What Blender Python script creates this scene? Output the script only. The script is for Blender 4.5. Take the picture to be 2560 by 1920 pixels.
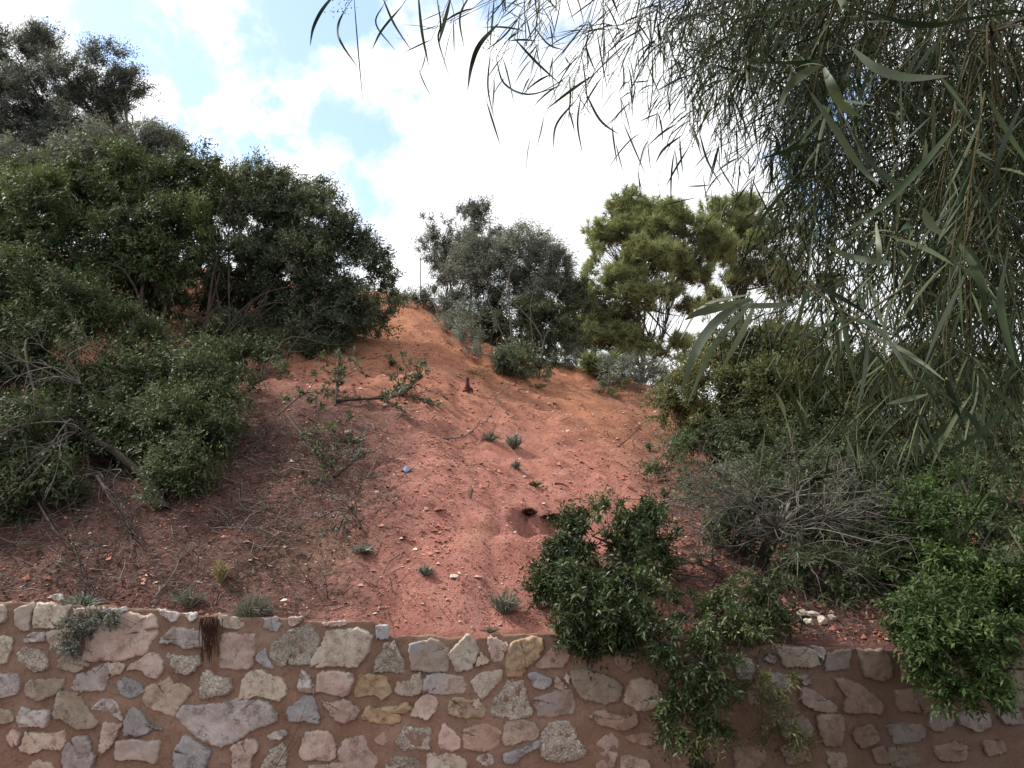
import bpy, math, random
import numpy as np

for o in list(bpy.data.objects):
    bpy.data.objects.remove(o, do_unlink=True)
SC = bpy.context.scene
COL = SC.collection
R = math.radians

# ---------------------------------------------------------------- camera
CAM = np.array([0.0, 0.0, 1.75])
PITCH = R(10)
FPX = 1920.0                      # focal length in pixels of a 2560 px wide frame
cd = bpy.data.cameras.new('camera')
cd.lens = 27.0; cd.sensor_width = 36.0; cd.clip_start = 0.05; cd.clip_end = 3000
cam = bpy.data.objects.new('camera', cd); COL.objects.link(cam)
cam.location = CAM; cam.rotation_euler = (R(90) + PITCH, 0, 0)
SC.camera = cam

def rays(u, v):
    a = (np.asarray(u, float) - 1280) / FPX
    b = (960 - np.asarray(v, float)) / FPX
    cp, sp = math.cos(PITCH), math.sin(PITCH)
    return np.stack([a, cp - b * sp, sp + b * cp], -1)

def P(u, v, y):
    """world point that lies y metres ahead of the camera in the direction of photo pixel (u, v)"""
    d = rays(u, v)
    return CAM + d * (np.asarray(y, float) / d[..., 1])[..., None]

# ---------------------------------------------------------------- light
SUN = np.array([-0.68, 0.14, 0.74]); SUN /= np.linalg.norm(SUN)
elev = math.asin(SUN[2]); azim = math.atan2(SUN[0], SUN[1])
sd = bpy.data.lights.new('sun', 'SUN'); sd.energy = 3.1; sd.angle = R(3.0); sd.color = (1.0, 0.94, 0.86)
so = bpy.data.objects.new('sun', sd); COL.objects.link(so)
so.location = (-20, 10, 30)
from mathutils import Vector
so.rotation_euler = Vector(-SUN).to_track_quat('-Z', 'Y').to_euler()

W = bpy.data.worlds.new('World'); SC.world = W; W.use_nodes = True
wn, wl = W.node_tree.nodes, W.node_tree.links
wn.clear()
def N(nodes, t, **kw):
    n = nodes.new(t)
    for k, val in kw.items():
        setattr(n, k, val)
    return n
def wmath(op, a, b=None, clamp=False):
    n = N(wn, 'ShaderNodeMath', operation=op, use_clamp=clamp)
    for i, s in enumerate((a, b)):
        if s is None: continue
        if isinstance(s, (int, float)): n.inputs[i].default_value = s
        else: wl.new(s, n.inputs[i])
    return n.outputs[0]
sky = N(wn, 'ShaderNodeTexSky', sky_type='NISHITA', sun_disc=False, sun_elevation=elev, sun_rotation=azim)
sky.air_density = 1.0; sky.dust_density = 0.8; sky.ozone_density = 0.6
tc = N(wn, 'ShaderNodeTexCoord')
nz = N(wn, 'ShaderNodeTexNoise'); nz.inputs['Scale'].default_value = 5.0; nz.inputs['Detail'].default_value = 7
nz.inputs['Roughness'].default_value = 0.55; nz.inputs['Distortion'].default_value = 0.25
wl.new(tc.outputs['Generated'], nz.inputs['Vector'])
nw = N(wn, 'ShaderNodeTexNoise'); nw.inputs['Scale'].default_value = 7.0; nw.inputs['Detail'].default_value = 5; nw.inputs['Roughness'].default_value = .6
wl.new(tc.outputs['Generated'], nw.inputs['Vector'])
wv0 = N(wn, 'ShaderNodeVectorMath', operation='SUBTRACT'); wl.new(nw.outputs['Color'], wv0.inputs[0]); wv0.inputs[1].default_value = (.5, .5, .5)
wv1 = N(wn, 'ShaderNodeVectorMath', operation='SCALE'); wl.new(wv0.outputs[0], wv1.inputs[0]); wv1.inputs['Scale'].default_value = .34
wv2 = N(wn, 'ShaderNodeVectorMath', operation='ADD'); wl.new(tc.outputs['Generated'], wv2.inputs[0]); wl.new(wv1.outputs[0], wv2.inputs[1])
# openings in the cloud cover: a direction and a half-width each
gaps = None
for (u, v, r, k) in [(300, 60, 260, 1.0), (520, 130, 240, .9), (760, 40, 260, .9), (590, 300, 160, .85), (860, 310, 150, .45), (700, 90, 280, .7), (420, 200, 200, .6), (960, 130, 150, .6),
                     (1150, 40, 260, .65), (1330, 130, 170, .5), (450, 290, 120, .5), (2080, 260, 220, .6), (1960, 500, 150, .6), (-300, -300, 400, .7), (1500, -500, 500, .6)]:
    d = rays(u, v); d = d / np.linalg.norm(d)
    vd = N(wn, 'ShaderNodeVectorMath', operation='DISTANCE')
    wl.new(wv2.outputs[0], vd.inputs[0]); vd.inputs[1].default_value = tuple(d)
    mr = N(wn, 'ShaderNodeMapRange', interpolation_type='SMOOTHSTEP')
    mr.inputs[1].default_value = 0; mr.inputs[2].default_value = r / FPX
    mr.inputs[3].default_value = k; mr.inputs[4].default_value = 0
    wl.new(vd.outputs['Value'], mr.inputs[0])
    gaps = mr.outputs[0] if gaps is None else wmath('MAXIMUM', gaps, mr.outputs[0])
# cloud cover = noise + bias - gaps
cv = wmath('SUBTRACT', wmath('ADD', wmath('MULTIPLY', nz.outputs['Fac'], 2.2), -0.60), wmath('MULTIPLY', gaps, 1.12))
cm = N(wn, 'ShaderNodeMapRange', interpolation_type='SMOOTHSTEP')
cm.inputs[1].default_value = -0.16; cm.inputs[2].default_value = 0.42
wl.new(cv, cm.inputs[0])
cover = wmath('ADD', wmath('MULTIPLY', cm.outputs[0], 0.92), 0.08)
mx = N(wn, 'ShaderNodeMix', data_type='RGBA')
wl.new(cover, mx.inputs['Factor']); wl.new(sky.outputs[0], mx.inputs['A'])
mx.inputs['B'].default_value = (4.1, 4.17, 4.24, 1)
bg = N(wn, 'ShaderNodeBackground'); bg.inputs['Strength'].default_value = 0.15
wl.new(mx.outputs['Result'], bg.inputs['Color'])
wo = N(wn, 'ShaderNodeOutputWorld'); wl.new(bg.outputs[0], wo.inputs['Surface'])
W.cycles.sampling_method = 'MANUAL'; W.cycles.sample_map_resolution = 512

SC.view_settings.view_transform = 'Standard'; SC.view_settings.look = 'None'
SC.view_settings.exposure = 1.12; SC.view_settings.gamma = 1.0; SC.view_settings.use_curve_mapping = False
SC.cycles.max_bounces = 6; SC.cycles.diffuse_bounces = 3; SC.cycles.glossy_bounces = 2
SC.cycles.transmission_bounces = 4; SC.cycles.transparent_max_bounces = 4

# ---------------------------------------------------------------- numeric helpers
rng = np.random.default_rng(11)

def _hash(ix, iy, iz, seed):
    h = (ix * 374761393 + iy * 668265263 + iz * 2147483647 + seed * 144665) & 0xFFFFFFFF
    h = ((h ^ (h >> 13)) * 1274126177) & 0xFFFFFFFF
    return ((h ^ (h >> 16)) & 0xFFFF) / 65535.0

def vnoise(x, y, z=0.0, seed=0):
    x, y, z = np.broadcast_arrays(np.asarray(x, float), np.asarray(y, float), np.asarray(z, float))
    x0, y0, z0 = np.floor(x).astype(np.int64), np.floor(y).astype(np.int64), np.floor(z).astype(np.int64)
    fx, fy, fz = x - x0, y - y0, z - z0
    sx, sy, sz = fx*fx*(3-2*fx), fy*fy*(3-2*fy), fz*fz*(3-2*fz)
    r = 0
    for dx in (0, 1):
        for dy in (0, 1):
            for dz in (0, 1):
                w = (sx if dx else 1-sx) * (sy if dy else 1-sy) * (sz if dz else 1-sz)
                r = r + w * _hash(x0+dx, y0+dy, z0+dz, seed)
    return r

def fbm(x, y, z=0.0, seed=0, oct=3):
    s, a, t = 0, 1.0, 0
    for i in range(oct):
        s = s + a * vnoise(np.asarray(x) * 2**i, np.asarray(y) * 2**i, np.asarray(z) * 2**i, seed + 17*i)
        t += a; a *= .5
    return s / t

def unit(a):
    return a / np.maximum(np.linalg.norm(a, axis=-1, keepdims=True), 1e-9)

def rsph(n, g=None):
    g = g or rng
    return unit(g.normal(size=(n, 3)))

# ---------------------------------------------------------------- object helpers
def mesh(name, V, F, mat=None, parent=None, var=None, smooth=False, kind=None):
    """one mesh object from world-space vertices; F is an (n, k) array or a list of such arrays"""
    V = np.asarray(V, np.float64)
    if not isinstance(F, list): F = [F]
    F = [np.asarray(f, np.int32) for f in F if len(f)]
    base = np.array(parent['_base']) if parent is not None and '_base' in parent else np.zeros(3)
    me = bpy.data.meshes.new(name)
    me.vertices.add(len(V)); me.vertices.foreach_set('co', (V - base).astype(np.float32).ravel())
    li = np.concatenate([f.ravel() for f in F]); me.loops.add(len(li)); me.loops.foreach_set('vertex_index', li)
    ks = np.concatenate([np.full(len(f), f.shape[1], np.int32) for f in F])
    st = np.concatenate([[0], np.cumsum(ks)[:-1]]).astype(np.int32)
    me.polygons.add(len(ks)); me.polygons.foreach_set('loop_start', st)
    if smooth: me.polygons.foreach_set('use_smooth', np.ones(len(ks), bool))
    me.update(calc_edges=True)
    if var is not None:
        at = me.attributes.new('var', 'FLOAT', 'POINT'); at.data.foreach_set('value', np.asarray(var, np.float32))
    o = bpy.data.objects.new(name, me); COL.objects.link(o)
    if mat: me.materials.append(mat)
    if parent is not None: o.parent = parent
    if kind: o['kind'] = kind
    return o

def thing(name, label, cat, base, group=None):
    e = bpy.data.objects.new(name, None); COL.objects.link(e)
    e.location = tuple(base); e['_base'] = [float(c) for c in base]; e.empty_display_size = .2
    e['label'] = label; e['category'] = cat
    if group: e['group'] = group
    return e

def tag(o, label, cat, group=None):
    o['label'] = label; o['category'] = cat
    if group: o['group'] = group
    return o

class Geo:
    """collects pieces that belong to one part"""
    def __init__(s): s.V = []; s.Q = []; s.T = []; s.n = 0; s.var = []
    def add(s, V, Q=None, T=None, var=0.5):
        V = np.asarray(V, float).reshape(-1, 3)
        if Q is not None and len(Q): s.Q.append(np.asarray(Q, np.int32) + s.n)
        if T is not None and len(T): s.T.append(np.asarray(T, np.int32) + s.n)
        s.V.append(V); s.n += len(V)
        s.var.append(np.broadcast_to(np.asarray(var, float), (len(V),)))
    def build(s, name, mat, parent=None, smooth=False, kind=None):
        if not s.n: return None
        F = ([np.concatenate(s.Q)] if s.Q else []) + ([np.concatenate(s.T)] if s.T else [])
        return mesh(name, np.concatenate(s.V), F, mat, parent, np.concatenate(s.var), smooth, kind)

def curve_pts(ctrl, n):
    """Catmull-Rom through the control points"""
    c = np.asarray(ctrl, float)
    if len(c) == 2: return c[0] + (c[1]-c[0]) * np.linspace(0, 1, n)[:, None]
    p = np.vstack([2*c[0]-c[1], c, 2*c[-1]-c[-2]])
    t = np.linspace(0, len(c)-1-1e-6, n); i = t.astype(int); f = (t-i)[:, None]
    a, b, d, e = p[i], p[i+1], p[i+2], p[i+3]
    return .5*((2*b) + (d-a)*f + (2*a-5*b+4*d-e)*f*f + (3*b-a-3*d+e)*f**3)

def tube(g, pts, r0, r1, k=5, var=.5, wob=0.0):
    pts = np.asarray(pts, float); n = len(pts)
    r = np.linspace(r0, r1, n)
    if wob: r = r * (1 + wob*(rng.random(n)-.5))
    t = unit(np.gradient(pts, axis=0))
    ref = np.array([0.31, 0.2, 0.93]) if abs(t[0][2]) < .85 else np.array([1, .1, .05])
    s = unit(np.cross(t, ref)); q = np.cross(t, s)
    an = np.linspace(0, 2*np.pi, k, endpoint=False)
    V = pts[:, None] + r[:, None, None]*(np.cos(an)[None, :, None]*s[:, None] + np.sin(an)[None, :, None]*q[:, None])
    i = np.arange(n-1)[:, None]*k; j = np.arange(k)[None]; j2 = (j+1) % k
    Q = np.stack([i+j, i+j2, i+k+j2, i+k+j], -1).reshape(-1, 4)
    T = np.array([[(n-1)*k+a_, (n-1)*k+(a_+1) % k, n*k] for a_ in range(k)])
    g.add(np.vstack([V.reshape(-1, 3), pts[-1:] + t[-1:]*r[-1]]), Q, T, var)

# ---------------------------------------------------------------- materials
def newmat(name):
    m = bpy.data.materials.new(name); m.use_nodes = True
    nt = m.node_tree; nt.nodes.clear()
    return m, nt.nodes, nt.links

def ramp(nodes, stops):
    r = nodes.new('ShaderNodeValToRGB'); e = r.color_ramp.elements
    while len(e) < len(stops): e.new(.5)
    for el, (p, c) in zip(e, stops): el.position = p; el.color = (*c, 1)
    return r

def noise(nodes, links, coord, scale, detail=3, rough=.55, dist=0.0):
    n = nodes.new('ShaderNodeTexNoise'); n.inputs['Scale'].default_value = scale
    n.inputs['Detail'].default_value = detail; n.inputs['Roughness'].default_value = rough; n.inputs['Distortion'].default_value = dist
    links.new(coord, n.inputs['Vector']); return n.outputs['Fac']

def mathn(nodes, links, op, a, b=None, clamp=False):
    n = nodes.new('ShaderNodeMath'); n.operation = op; n.use_clamp = clamp
    for i, s in enumerate((a, b)):
        if s is None: continue
        if isinstance(s, (int, float)): n.inputs[i].default_value = s
        else: links.new(s, n.inputs[i])
    return n.outputs[0]

def mixc(nodes, links, fac, a, b, mode='MIX'):
    n = nodes.new('ShaderNodeMix'); n.data_type = 'RGBA'; n.blend_type = mode
    for nm, s in (('Factor', fac), ('A', a), ('B', b)):
        if isinstance(s, (int, float)): n.inputs[nm].default_value = s
        elif isinstance(s, tuple): n.inputs[nm].default_value = (*s, 1)
        else: links.new(s, n.inputs[nm])
    return n.outputs['Result']

def mrange(nodes, links, x, a, b, c=0.0, d=1.0):
    n = nodes.new('ShaderNodeMapRange'); n.interpolation_type = 'SMOOTHSTEP'
    for i, q in enumerate((a, b, c, d)): n.inputs[i+1].default_value = q
    links.new(x, n.inputs[0]); return n.outputs[0]

def principled(nodes, links, color, rough=.8, spec=.3, bump=None, bstr=.4, bdist=.01):
    b = nodes.new('ShaderNodeBsdfPrincipled')
    if isinstance(color, tuple): b.inputs['Base Color'].default_value = (*color, 1)
    else: links.new(color, b.inputs['Base Color'])
    b.inputs['Roughness'].default_value = rough; b.inputs['Specular IOR Level'].default_value = spec
    if bump is not None:
        bn = nodes.new('ShaderNodeBump'); bn.inputs['Strength'].default_value = bstr; bn.inputs['Distance'].default_value = bdist
        links.new(bump, bn.inputs['Height']); links.new(bn.outputs[0], b.inputs['Normal'])
    return b

def out(nodes, links, sh):
    o = nodes.new('ShaderNodeOutputMaterial'); links.new(sh, o.inputs['Surface'])

def leafmat(name, stops, rough=.45, spec=.4, trans=.25):
    m, n, l = newmat(name)
    a = n.new('ShaderNodeAttribute'); a.attribute_name = 'var'
    r = ramp(n, stops); l.new(a.outputs['Fac'], r.inputs['Fac'])
    b = principled(n, l, r.outputs[0], rough+.12, spec*.42)
    t = n.new('ShaderNodeBsdfTranslucent')
    l.new(mixc(n, l, .6, r.outputs[0], (1.5, 1.6, .6), 'MULTIPLY'), t.inputs['Color'])
    ms = n.new('ShaderNodeMixShader'); ms.inputs[0].default_value = trans
    l.new(b.outputs[0], ms.inputs[1]); l.new(t.outputs[0], ms.inputs[2])
    out(n, l, ms.outputs[0]); return m

def barkmat(name, c1, c2, scale=14):
    m, n, l = newmat(name)
    g = n.new('ShaderNodeNewGeometry')
    f = noise(n, l, g.outputs['Position'], scale, 4, .65)
    r = ramp(n, [(.3, c1), (.7, c2)]); l.new(f, r.inputs['Fac'])
    b = principled(n, l, r.outputs[0], .9, .15, noise(n, l, g.outputs['Position'], scale*4, 3), .6, .012)
    out(n, l, b.outputs[0]); return m

def flatmat(name, c1, c2, scale=30, rough=.85):
    return barkmat(name, c1, c2, scale)
# ================================================================ the large structure: hillside, road, wall
YW = 5.5                                            # front face of the wall
TOPU = np.array([0, 250, 420, 620, 800, 935, 975, 1215, 1235, 1370, 1640, 1930, 2160, 2560.])
TOPV = np.array([1507, 1514, 1530, 1543, 1552, 1553, 1590, 1592, 1578, 1583, 1603, 1616, 1624, 1642.])
_tp = P(TOPU, TOPV, YW)
def wall_top(x):
    x = np.asarray(x, float)
    z = np.interp(x, _tp[:, 0], _tp[:, 2])
    return z

_cu = np.array([-2500, -800, 0, 500, 850, 990, 1060, 1130, 1280, 1400, 1640, 1830, 2200, 2560, 3300, 5000.])
_cv = np.array([500, 560, 600, 680, 728, 744, 752, 790, 872, 912, 975, 1035, 1060, 1080, 1120, 1150.])
_cD = np.array([21, 21, 20, 19, 18.3, 18, 18, 17.6, 17.2, 17, 16, 15, 14, 13.5, 13, 13.])
_cr = rays(_cu, _cv); _ct = _cr[:, 0]/_cr[:, 1]; _ck = _cr[:, 2]/_cr[:, 1]
def _soft(xp, fp, w):
    q = np.linspace(-2.2, 2.2, 1200); f = np.interp(q, xp, fp); kk = np.exp(-(np.arange(-90, 91)*(q[1]-q[0])/w)**2); kk /= kk.sum()
    return q, np.convolve(np.pad(f, 90, mode='edge'), kk, 'valid')
_ck0 = _ck
_tq, _ck = _soft(_ct, _ck0, .035); _, _cD = _soft(_ct, _cD, .08); _ct = _tq

HOLE = None
def height(x, y, detail=True):
    x = np.asarray(x, float); y = np.asarray(y, float)
    t = x/np.maximum(y, 1.0)
    D = np.interp(t, _ct, _cD); zc = CAM[2] + D*np.interp(t, _ct, _ck) + .10
    xw = x                                            # the wall is straight: height at its top follows x
    z0 = wall_top(np.clip(xw, -6, 6)) - .012
    zl = np.interp(xw, [-8, -3.8, 0, 3.8, 8], [1.25, 1.16, .99, .83, .7]); kz = np.clip((y-5.6)/.7, 0, 1); kz = kz*kz*(3-2*kz)
    z0 = z0*(1-kz) + zl*kz
    s = (y-5.56)/(D-5.56)
    f = s*(1 + .16*(1-s)) + .012*np.sin(s*9.0 + x*.35)
    up = z0 + (zc-z0)*f
    dn = zc - .16*(y-D)
    k = .35
    h = np.clip(.5+.5*(dn-up)/k, 0, 1)
    z = dn*(1-h) + up*h - k*h*(1-h)
    z = np.where(y > D+8, np.maximum(z, np.minimum(zc-1.28, .0)), z)
    near = np.clip((y-5.56)/.9, 0, 1)
    # soil that has slid down over the sunken stretch of the wall top
    sp = np.clip((x+.95)/.25, 0, 1)*np.clip((-.12-x)/.25, 0, 1)
    z = z + .12*sp*np.exp(-((y-5.85)/.35)**2)*np.clip((y-5.5)/.2, 0, 1)
    z = z - .16*np.clip((5.56-y)/.03, 0, 1)*(y < 5.56)
    z = z + near*(.34*(fbm(x*.45, y*.45, 0, 3)-.5) + .16*(fbm(x*1.3, y*1.3, 0, 9)-.5))
    if detail:
        z = z + (.25+.75*near)*(  .115*(fbm(x*4, y*4, 0, 21, 3)-.5) + .042*(fbm(x*15, y*15, 0, 33, 2)-.5))
        # little terraces and clods
        z = z - near*.09*np.clip(1-np.abs(fbm(x*1.7+.25*y, y*.42, 0, 65, 3)-.5)*9, 0, 1)*fbm(x*1.1, y*1.1, 0, 66, 2)
        z = z + near*.05*np.clip(fbm(x*2.2, y*3.5, 0, 55, 3)-.62, 0, 1)*4
    if HOLE is not None:
        for (hx, hy, rx, ry, dp) in HOLE:
            q = ((x-hx)/rx)**2 + ((y-hy)/ry)**2
            q = q*(.35+1.5*fbm(x*11, y*8, 0, 78, 3)**1.3)
            z = z - dp*np.exp(-q*q*.8)*(.5+1.0*fbm(x*14, y*14, 0, 77, 2))
    return z

def G(u, v, lo=5.5, hi=60):
    """where the view ray of photo pixel (u, v) meets the hillside"""
    d = rays(u, v); d = d/d[1]
    ys = np.linspace(lo, hi, 1400)
    zz = CAM[2] + d[2]*ys; hh = height(d[0]*ys, ys, False)
    i = np.argmax(zz < hh)
    y = ys[i] if zz[i] < hh[i] else 17.0
    return np.array([d[0]*y, y, float(height(d[0]*y, y))])

_h1 = G(1320, 1305); _h2 = G(1378, 1318)
HOLE = [(_h1[0], _h1[1], .10, .20, .30), (_h2[0], _h2[1], .14, .16, .30)]

def soil_material():
    m, n, l = newmat('red_soil')
    g = n.new('ShaderNodeNewGeometry'); pos = g.outputs['Position']
    sx = n.new('ShaderNodeSeparateXYZ'); l.new(pos, sx.inputs[0])
    big = noise(n, l, pos, .55, 4, .6); mid = noise(n, l, pos, 3.2, 5, .62, .4); fine = noise(n, l, pos, 26, 5, .7); grit = noise(n, l, pos, 110, 3, .7)
    # higher ground is more orange, lower ground a cooler red
    up = mrange(n, l, mathn(n, l, 'ADD', sx.outputs['Y'], mathn(n, l, 'MULTIPLY', big, 5.0)), 9.5, 15.5)
    red = ramp(n, [(.25, (.19, .071, .056)), (.5, (.315, .134, .108)), (.78, (.40, .195, .162))]); l.new(mid, red.inputs[0])
    ora = ramp(n, [(.25, (.20, .076, .042)), (.5, (.325, .140, .080)), (.78, (.41, .205, .128))]); l.new(mid, ora.inputs[0])
    c = mixc(n, l, up, red.outputs[0], ora.outputs[0])
    # pale dusty patches, dark litter with painted shrub shadow
    pale = mrange(n, l, noise(n, l, pos, 1.1, 5, .65, .6), .57, .76, 0, .5)
    c = mixc(n, l, pale, c, (.42, .235, .155))
    # dry dusty patch low on the slope, painted paler for the sunlight on it
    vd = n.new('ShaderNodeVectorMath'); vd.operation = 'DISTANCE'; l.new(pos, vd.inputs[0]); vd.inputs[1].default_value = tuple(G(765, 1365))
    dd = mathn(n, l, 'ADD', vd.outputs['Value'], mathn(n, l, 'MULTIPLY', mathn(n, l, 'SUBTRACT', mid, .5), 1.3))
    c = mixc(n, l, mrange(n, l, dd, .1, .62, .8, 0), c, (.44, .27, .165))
    gr = mrange(n, l, fine, .52, .68, 0, .7); c = mixc(n, l, gr, c, (.13, .045, .03))
    sp = mrange(n, l, grit, .58, .70, 0, .75); c = mixc(n, l, sp, c, (.50, .28, .20))
    # dark leaf litter left and right, with the shrubs' shadow painted in
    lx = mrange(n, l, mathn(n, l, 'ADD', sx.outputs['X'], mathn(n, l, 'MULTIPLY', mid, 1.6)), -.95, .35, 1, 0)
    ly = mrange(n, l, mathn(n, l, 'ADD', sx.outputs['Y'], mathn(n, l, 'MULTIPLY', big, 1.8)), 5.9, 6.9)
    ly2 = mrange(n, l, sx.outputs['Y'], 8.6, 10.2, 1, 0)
    litter_shadow = mathn(n, l, 'MULTIPLY', mathn(n, l, 'MULTIPLY', lx, ly), ly2)
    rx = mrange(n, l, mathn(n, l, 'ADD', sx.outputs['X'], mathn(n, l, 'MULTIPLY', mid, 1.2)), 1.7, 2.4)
    litter_shadow = mathn(n, l, 'MAXIMUM', litter_shadow, mathn(n, l, 'MULTIPLY', rx, mrange(n, l, sx.outputs['Y'], 8.2, 9.6, .95, .5)))
    litter_shadow = mathn(n, l, 'MULTIPLY', litter_shadow, mrange(n, l, fine, .3, .62, .68, 1.0))
    c = mixc(n, l, mathn(n, l, 'MULTIPLY', litter_shadow, .93), c, (.066, .040, .035))
    hgt = mathn(n, l, 'ADD', fine, mathn(n, l, 'MULTIPLY', grit, .5))
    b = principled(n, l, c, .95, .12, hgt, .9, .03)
    out(n, l, b.outputs[0]); return m
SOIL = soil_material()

def axis(fine_lo, fine_hi, step, far, g=1.22):
    a = list(np.arange(fine_lo, fine_hi+1e-6, step))
    s = step
    while a[-1] < far: s *= g; a.append(a[-1]+s)
    return a
ax = axis(0, 7.2, .06, 420, 1.3); xs = np.array([-q for q in ax[:0:-1]] + ax)
ya = [5.53] + list(np.arange(5.56, 9, .045)) + list(np.arange(9, 14, .075)) + list(np.arange(14, 21, .13)); s = .13
while ya[-1] < 900: s *= 1.3; ya.append(ya[-1]+s)
ys = np.array(ya)
X, Y = np.meshgrid(xs, ys); Z = height(X, Y)
nx, ny = len(xs), len(ys)
i = np.arange(ny-1)[:, None]*nx; j = np.arange(nx-1)[None]
Q = np.stack([i+j, i+j+1, i+nx+j+1, i+nx+j], -1).reshape(-1, 4)
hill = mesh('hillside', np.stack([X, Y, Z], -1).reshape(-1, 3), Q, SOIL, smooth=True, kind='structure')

def asphalt():
    m, n, l = newmat('worn_asphalt'); g = n.new('ShaderNodeNewGeometry'); pos = g.outputs['Position']
    f = noise(n, l, pos, 1.3, 5, .6); gr = noise(n, l, pos, 160, 2, .6)
    r = ramp(n, [(.3, (.045, .043, .042)), (.7, (.075, .066, .06))]); l.new(f, r.inputs[0])
    b = principled(n, l, mixc(n, l, mrange(n, l, gr, .55, .75, 0, .5), r.outputs[0], (.13, .12, .11)), .9, .3, gr, .5, .006)
    out(n, l, b.outputs[0]); return m
mesh('road', [(-420, -600, 0), (420, -600, 0), (420, 5.2, 0), (-420, 5.2, 0)], np.array([[0, 1, 2, 3]]), asphalt(), kind='structure')
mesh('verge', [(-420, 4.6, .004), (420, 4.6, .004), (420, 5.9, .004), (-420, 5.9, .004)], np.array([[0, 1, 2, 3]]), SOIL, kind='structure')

# ---------------------------------------------------------------- stone retaining wall
def mortar_material():
    m, n, l = newmat('earthy_mortar'); g = n.new('ShaderNodeNewGeometry'); pos = g.outputs['Position']
    sx = n.new('ShaderNodeSeparateXYZ'); l.new(pos, sx.inputs[0])
    a = noise(n, l, pos, 2.2, 5, .6, .3); f = noise(n, l, pos, 30, 5, .7); gr = noise(n, l, pos, 150, 2)
    r = ramp(n, [(.28, (.15, .085, .060)), (.5, (.21, .132, .098)), (.75, (.275, .19, .152))]); l.new(a, r.inputs[0])
    c = mixc(n, l, mrange(n, l, f, .50, .66, 0, .65), r.outputs[0], (.15, .068, .04))
    c = mixc(n, l, mrange(n, l, gr, .57, .70, 0, .6), c, (.36, .25, .20))
    c = dark_streaks(n, l, c, pos, sx)
    b = principled(n, l, c, .95, .12, mathn(n, l, 'ADD', f, mathn(n, l, 'MULTIPLY', gr, .4)), .5, .012)
    out(n, l, b.outputs[0]); return m

def dark_streaks(n, l, c, pos, sx):
    """dark upright streaks, growing stronger towards the right-hand end of the wall"""
    mp = n.new('ShaderNodeMapping'); mp.inputs['Scale'].default_value = (3.0, 3.0, .55); l.new(pos, mp.inputs['Vector'])
    s = noise(n, l, mp.outputs[0], 1.6, 5, .62, .5)
    e = mathn(n, l, 'ADD', sx.outputs['X'], mathn(n, l, 'MULTIPLY', mathn(n, l, 'SUBTRACT', s, .5), 2.6))
    k = mrange(n, l, e, .55, 2.6, 0, .58)
    k2 = mrange(n, l, s, .60, .78, 0, .35)
    return mixc(n, l, mathn(n, l, 'MAXIMUM', k, k2), c, (.062, .042, .033))

def stone_material(name, c1, c2, c3, rough_s=18, bump=.5, crack=0.0, smear=.55):
    m, n, l = newmat(name)
    g = n.new('ShaderNodeNewGeometry'); pos = g.outputs['Position']
    sx = n.new('ShaderNodeSeparateXYZ'); l.new(pos, sx.inputs[0])
    oi = n.new('ShaderNodeObjectInfo')
    off = n.new('ShaderNodeVectorMath'); off.operation = 'ADD'; l.new(pos, off.inputs[0])
    sc = n.new('ShaderNodeVectorMath'); sc.operation = 'SCALE'; sc.inputs['Scale'].default_value = 37.0
    cx = n.new('ShaderNodeCombineXYZ'); 
    for q in range(3): l.new(oi.outputs['Random'], cx.inputs[q])
    l.new(cx.outputs[0], sc.inputs[0]); l.new(sc.outputs[0], off.inputs[1]); v = off.outputs[0]
    a = noise(n, l, v, 5, 4, .6, .6); f = noise(n, l, v, rough_s, 6, .72, .3); gr = noise(n, l, v, 120, 3, .7)
    r = ramp(n, [(.3, c1), (.5, c2), (.7, c3)]); l.new(a, r.inputs[0])
    c = mixc(n, l, mrange(n, l, f, .49, .66, 0, .8), r.outputs[0], tuple(q*.48 for q in c1))  # dark mottling: shadow of the pits painted into the colour
    c = mixc(n, l, mrange(n, l, gr, .55, .68, 0, .65), c, tuple(min(q*1.4+.03, .62) for q in c3))
    hgt = mathn(n, l, 'ADD', f, mathn(n, l, 'MULTIPLY', gr, .35))
    if crack:
        vo = n.new('ShaderNodeTexVoronoi'); vo.feature = 'DISTANCE_TO_EDGE'; vo.inputs['Scale'].default_value = 42
        wv = n.new('ShaderNodeVectorMath'); wv.operation = 'ADD'; l.new(v, wv.inputs[0])
        nn = n.new('ShaderNodeTexNoise'); nn.inputs['Scale'].default_value = 14; l.new(v, nn.inputs['Vector'])
        s2 = n.new('ShaderNodeVectorMath'); s2.operation = 'SCALE'; s2.inputs['Scale'].default_value = .09
        l.new(nn.outputs['Color'], s2.inputs[0]); l.new(s2.outputs[0], wv.inputs[1]); l.new(wv.outputs[0], vo.inputs['Vector'])
        ck = mrange(n, l, vo.outputs['Distance'], 0, .12, crack, 0)
        c = mixc(n, l, ck, c, tuple(q*.3 for q in c1)); hgt = mathn(n, l, 'SUBTRACT', hgt, ck)
    # reddish mortar wiped over parts of the face
    sm = mathn(n, l, 'MULTIPLY', mrange(n, l, noise(n, l, pos, 7, 5, .65, .4), .53, .66), smear)
    c = mixc(n, l, sm, c, (.22, .135, .10))
    br = mathn(n, l, 'ADD', mathn(n, l, 'MULTIPLY', oi.outputs['Random'], .35), .82)
    vm = n.new('ShaderNodeVectorMath'); vm.operation = 'SCALE'; l.new(c, vm.inputs[0]); l.new(br, vm.inputs['Scale'])
    c = dark_streaks(n, l, vm.outputs[0], pos, sx)
    b = principled(n, l, c, .82, .25, hgt, bump, .02)
    out(n, l, b.outputs[0]); return m

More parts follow.
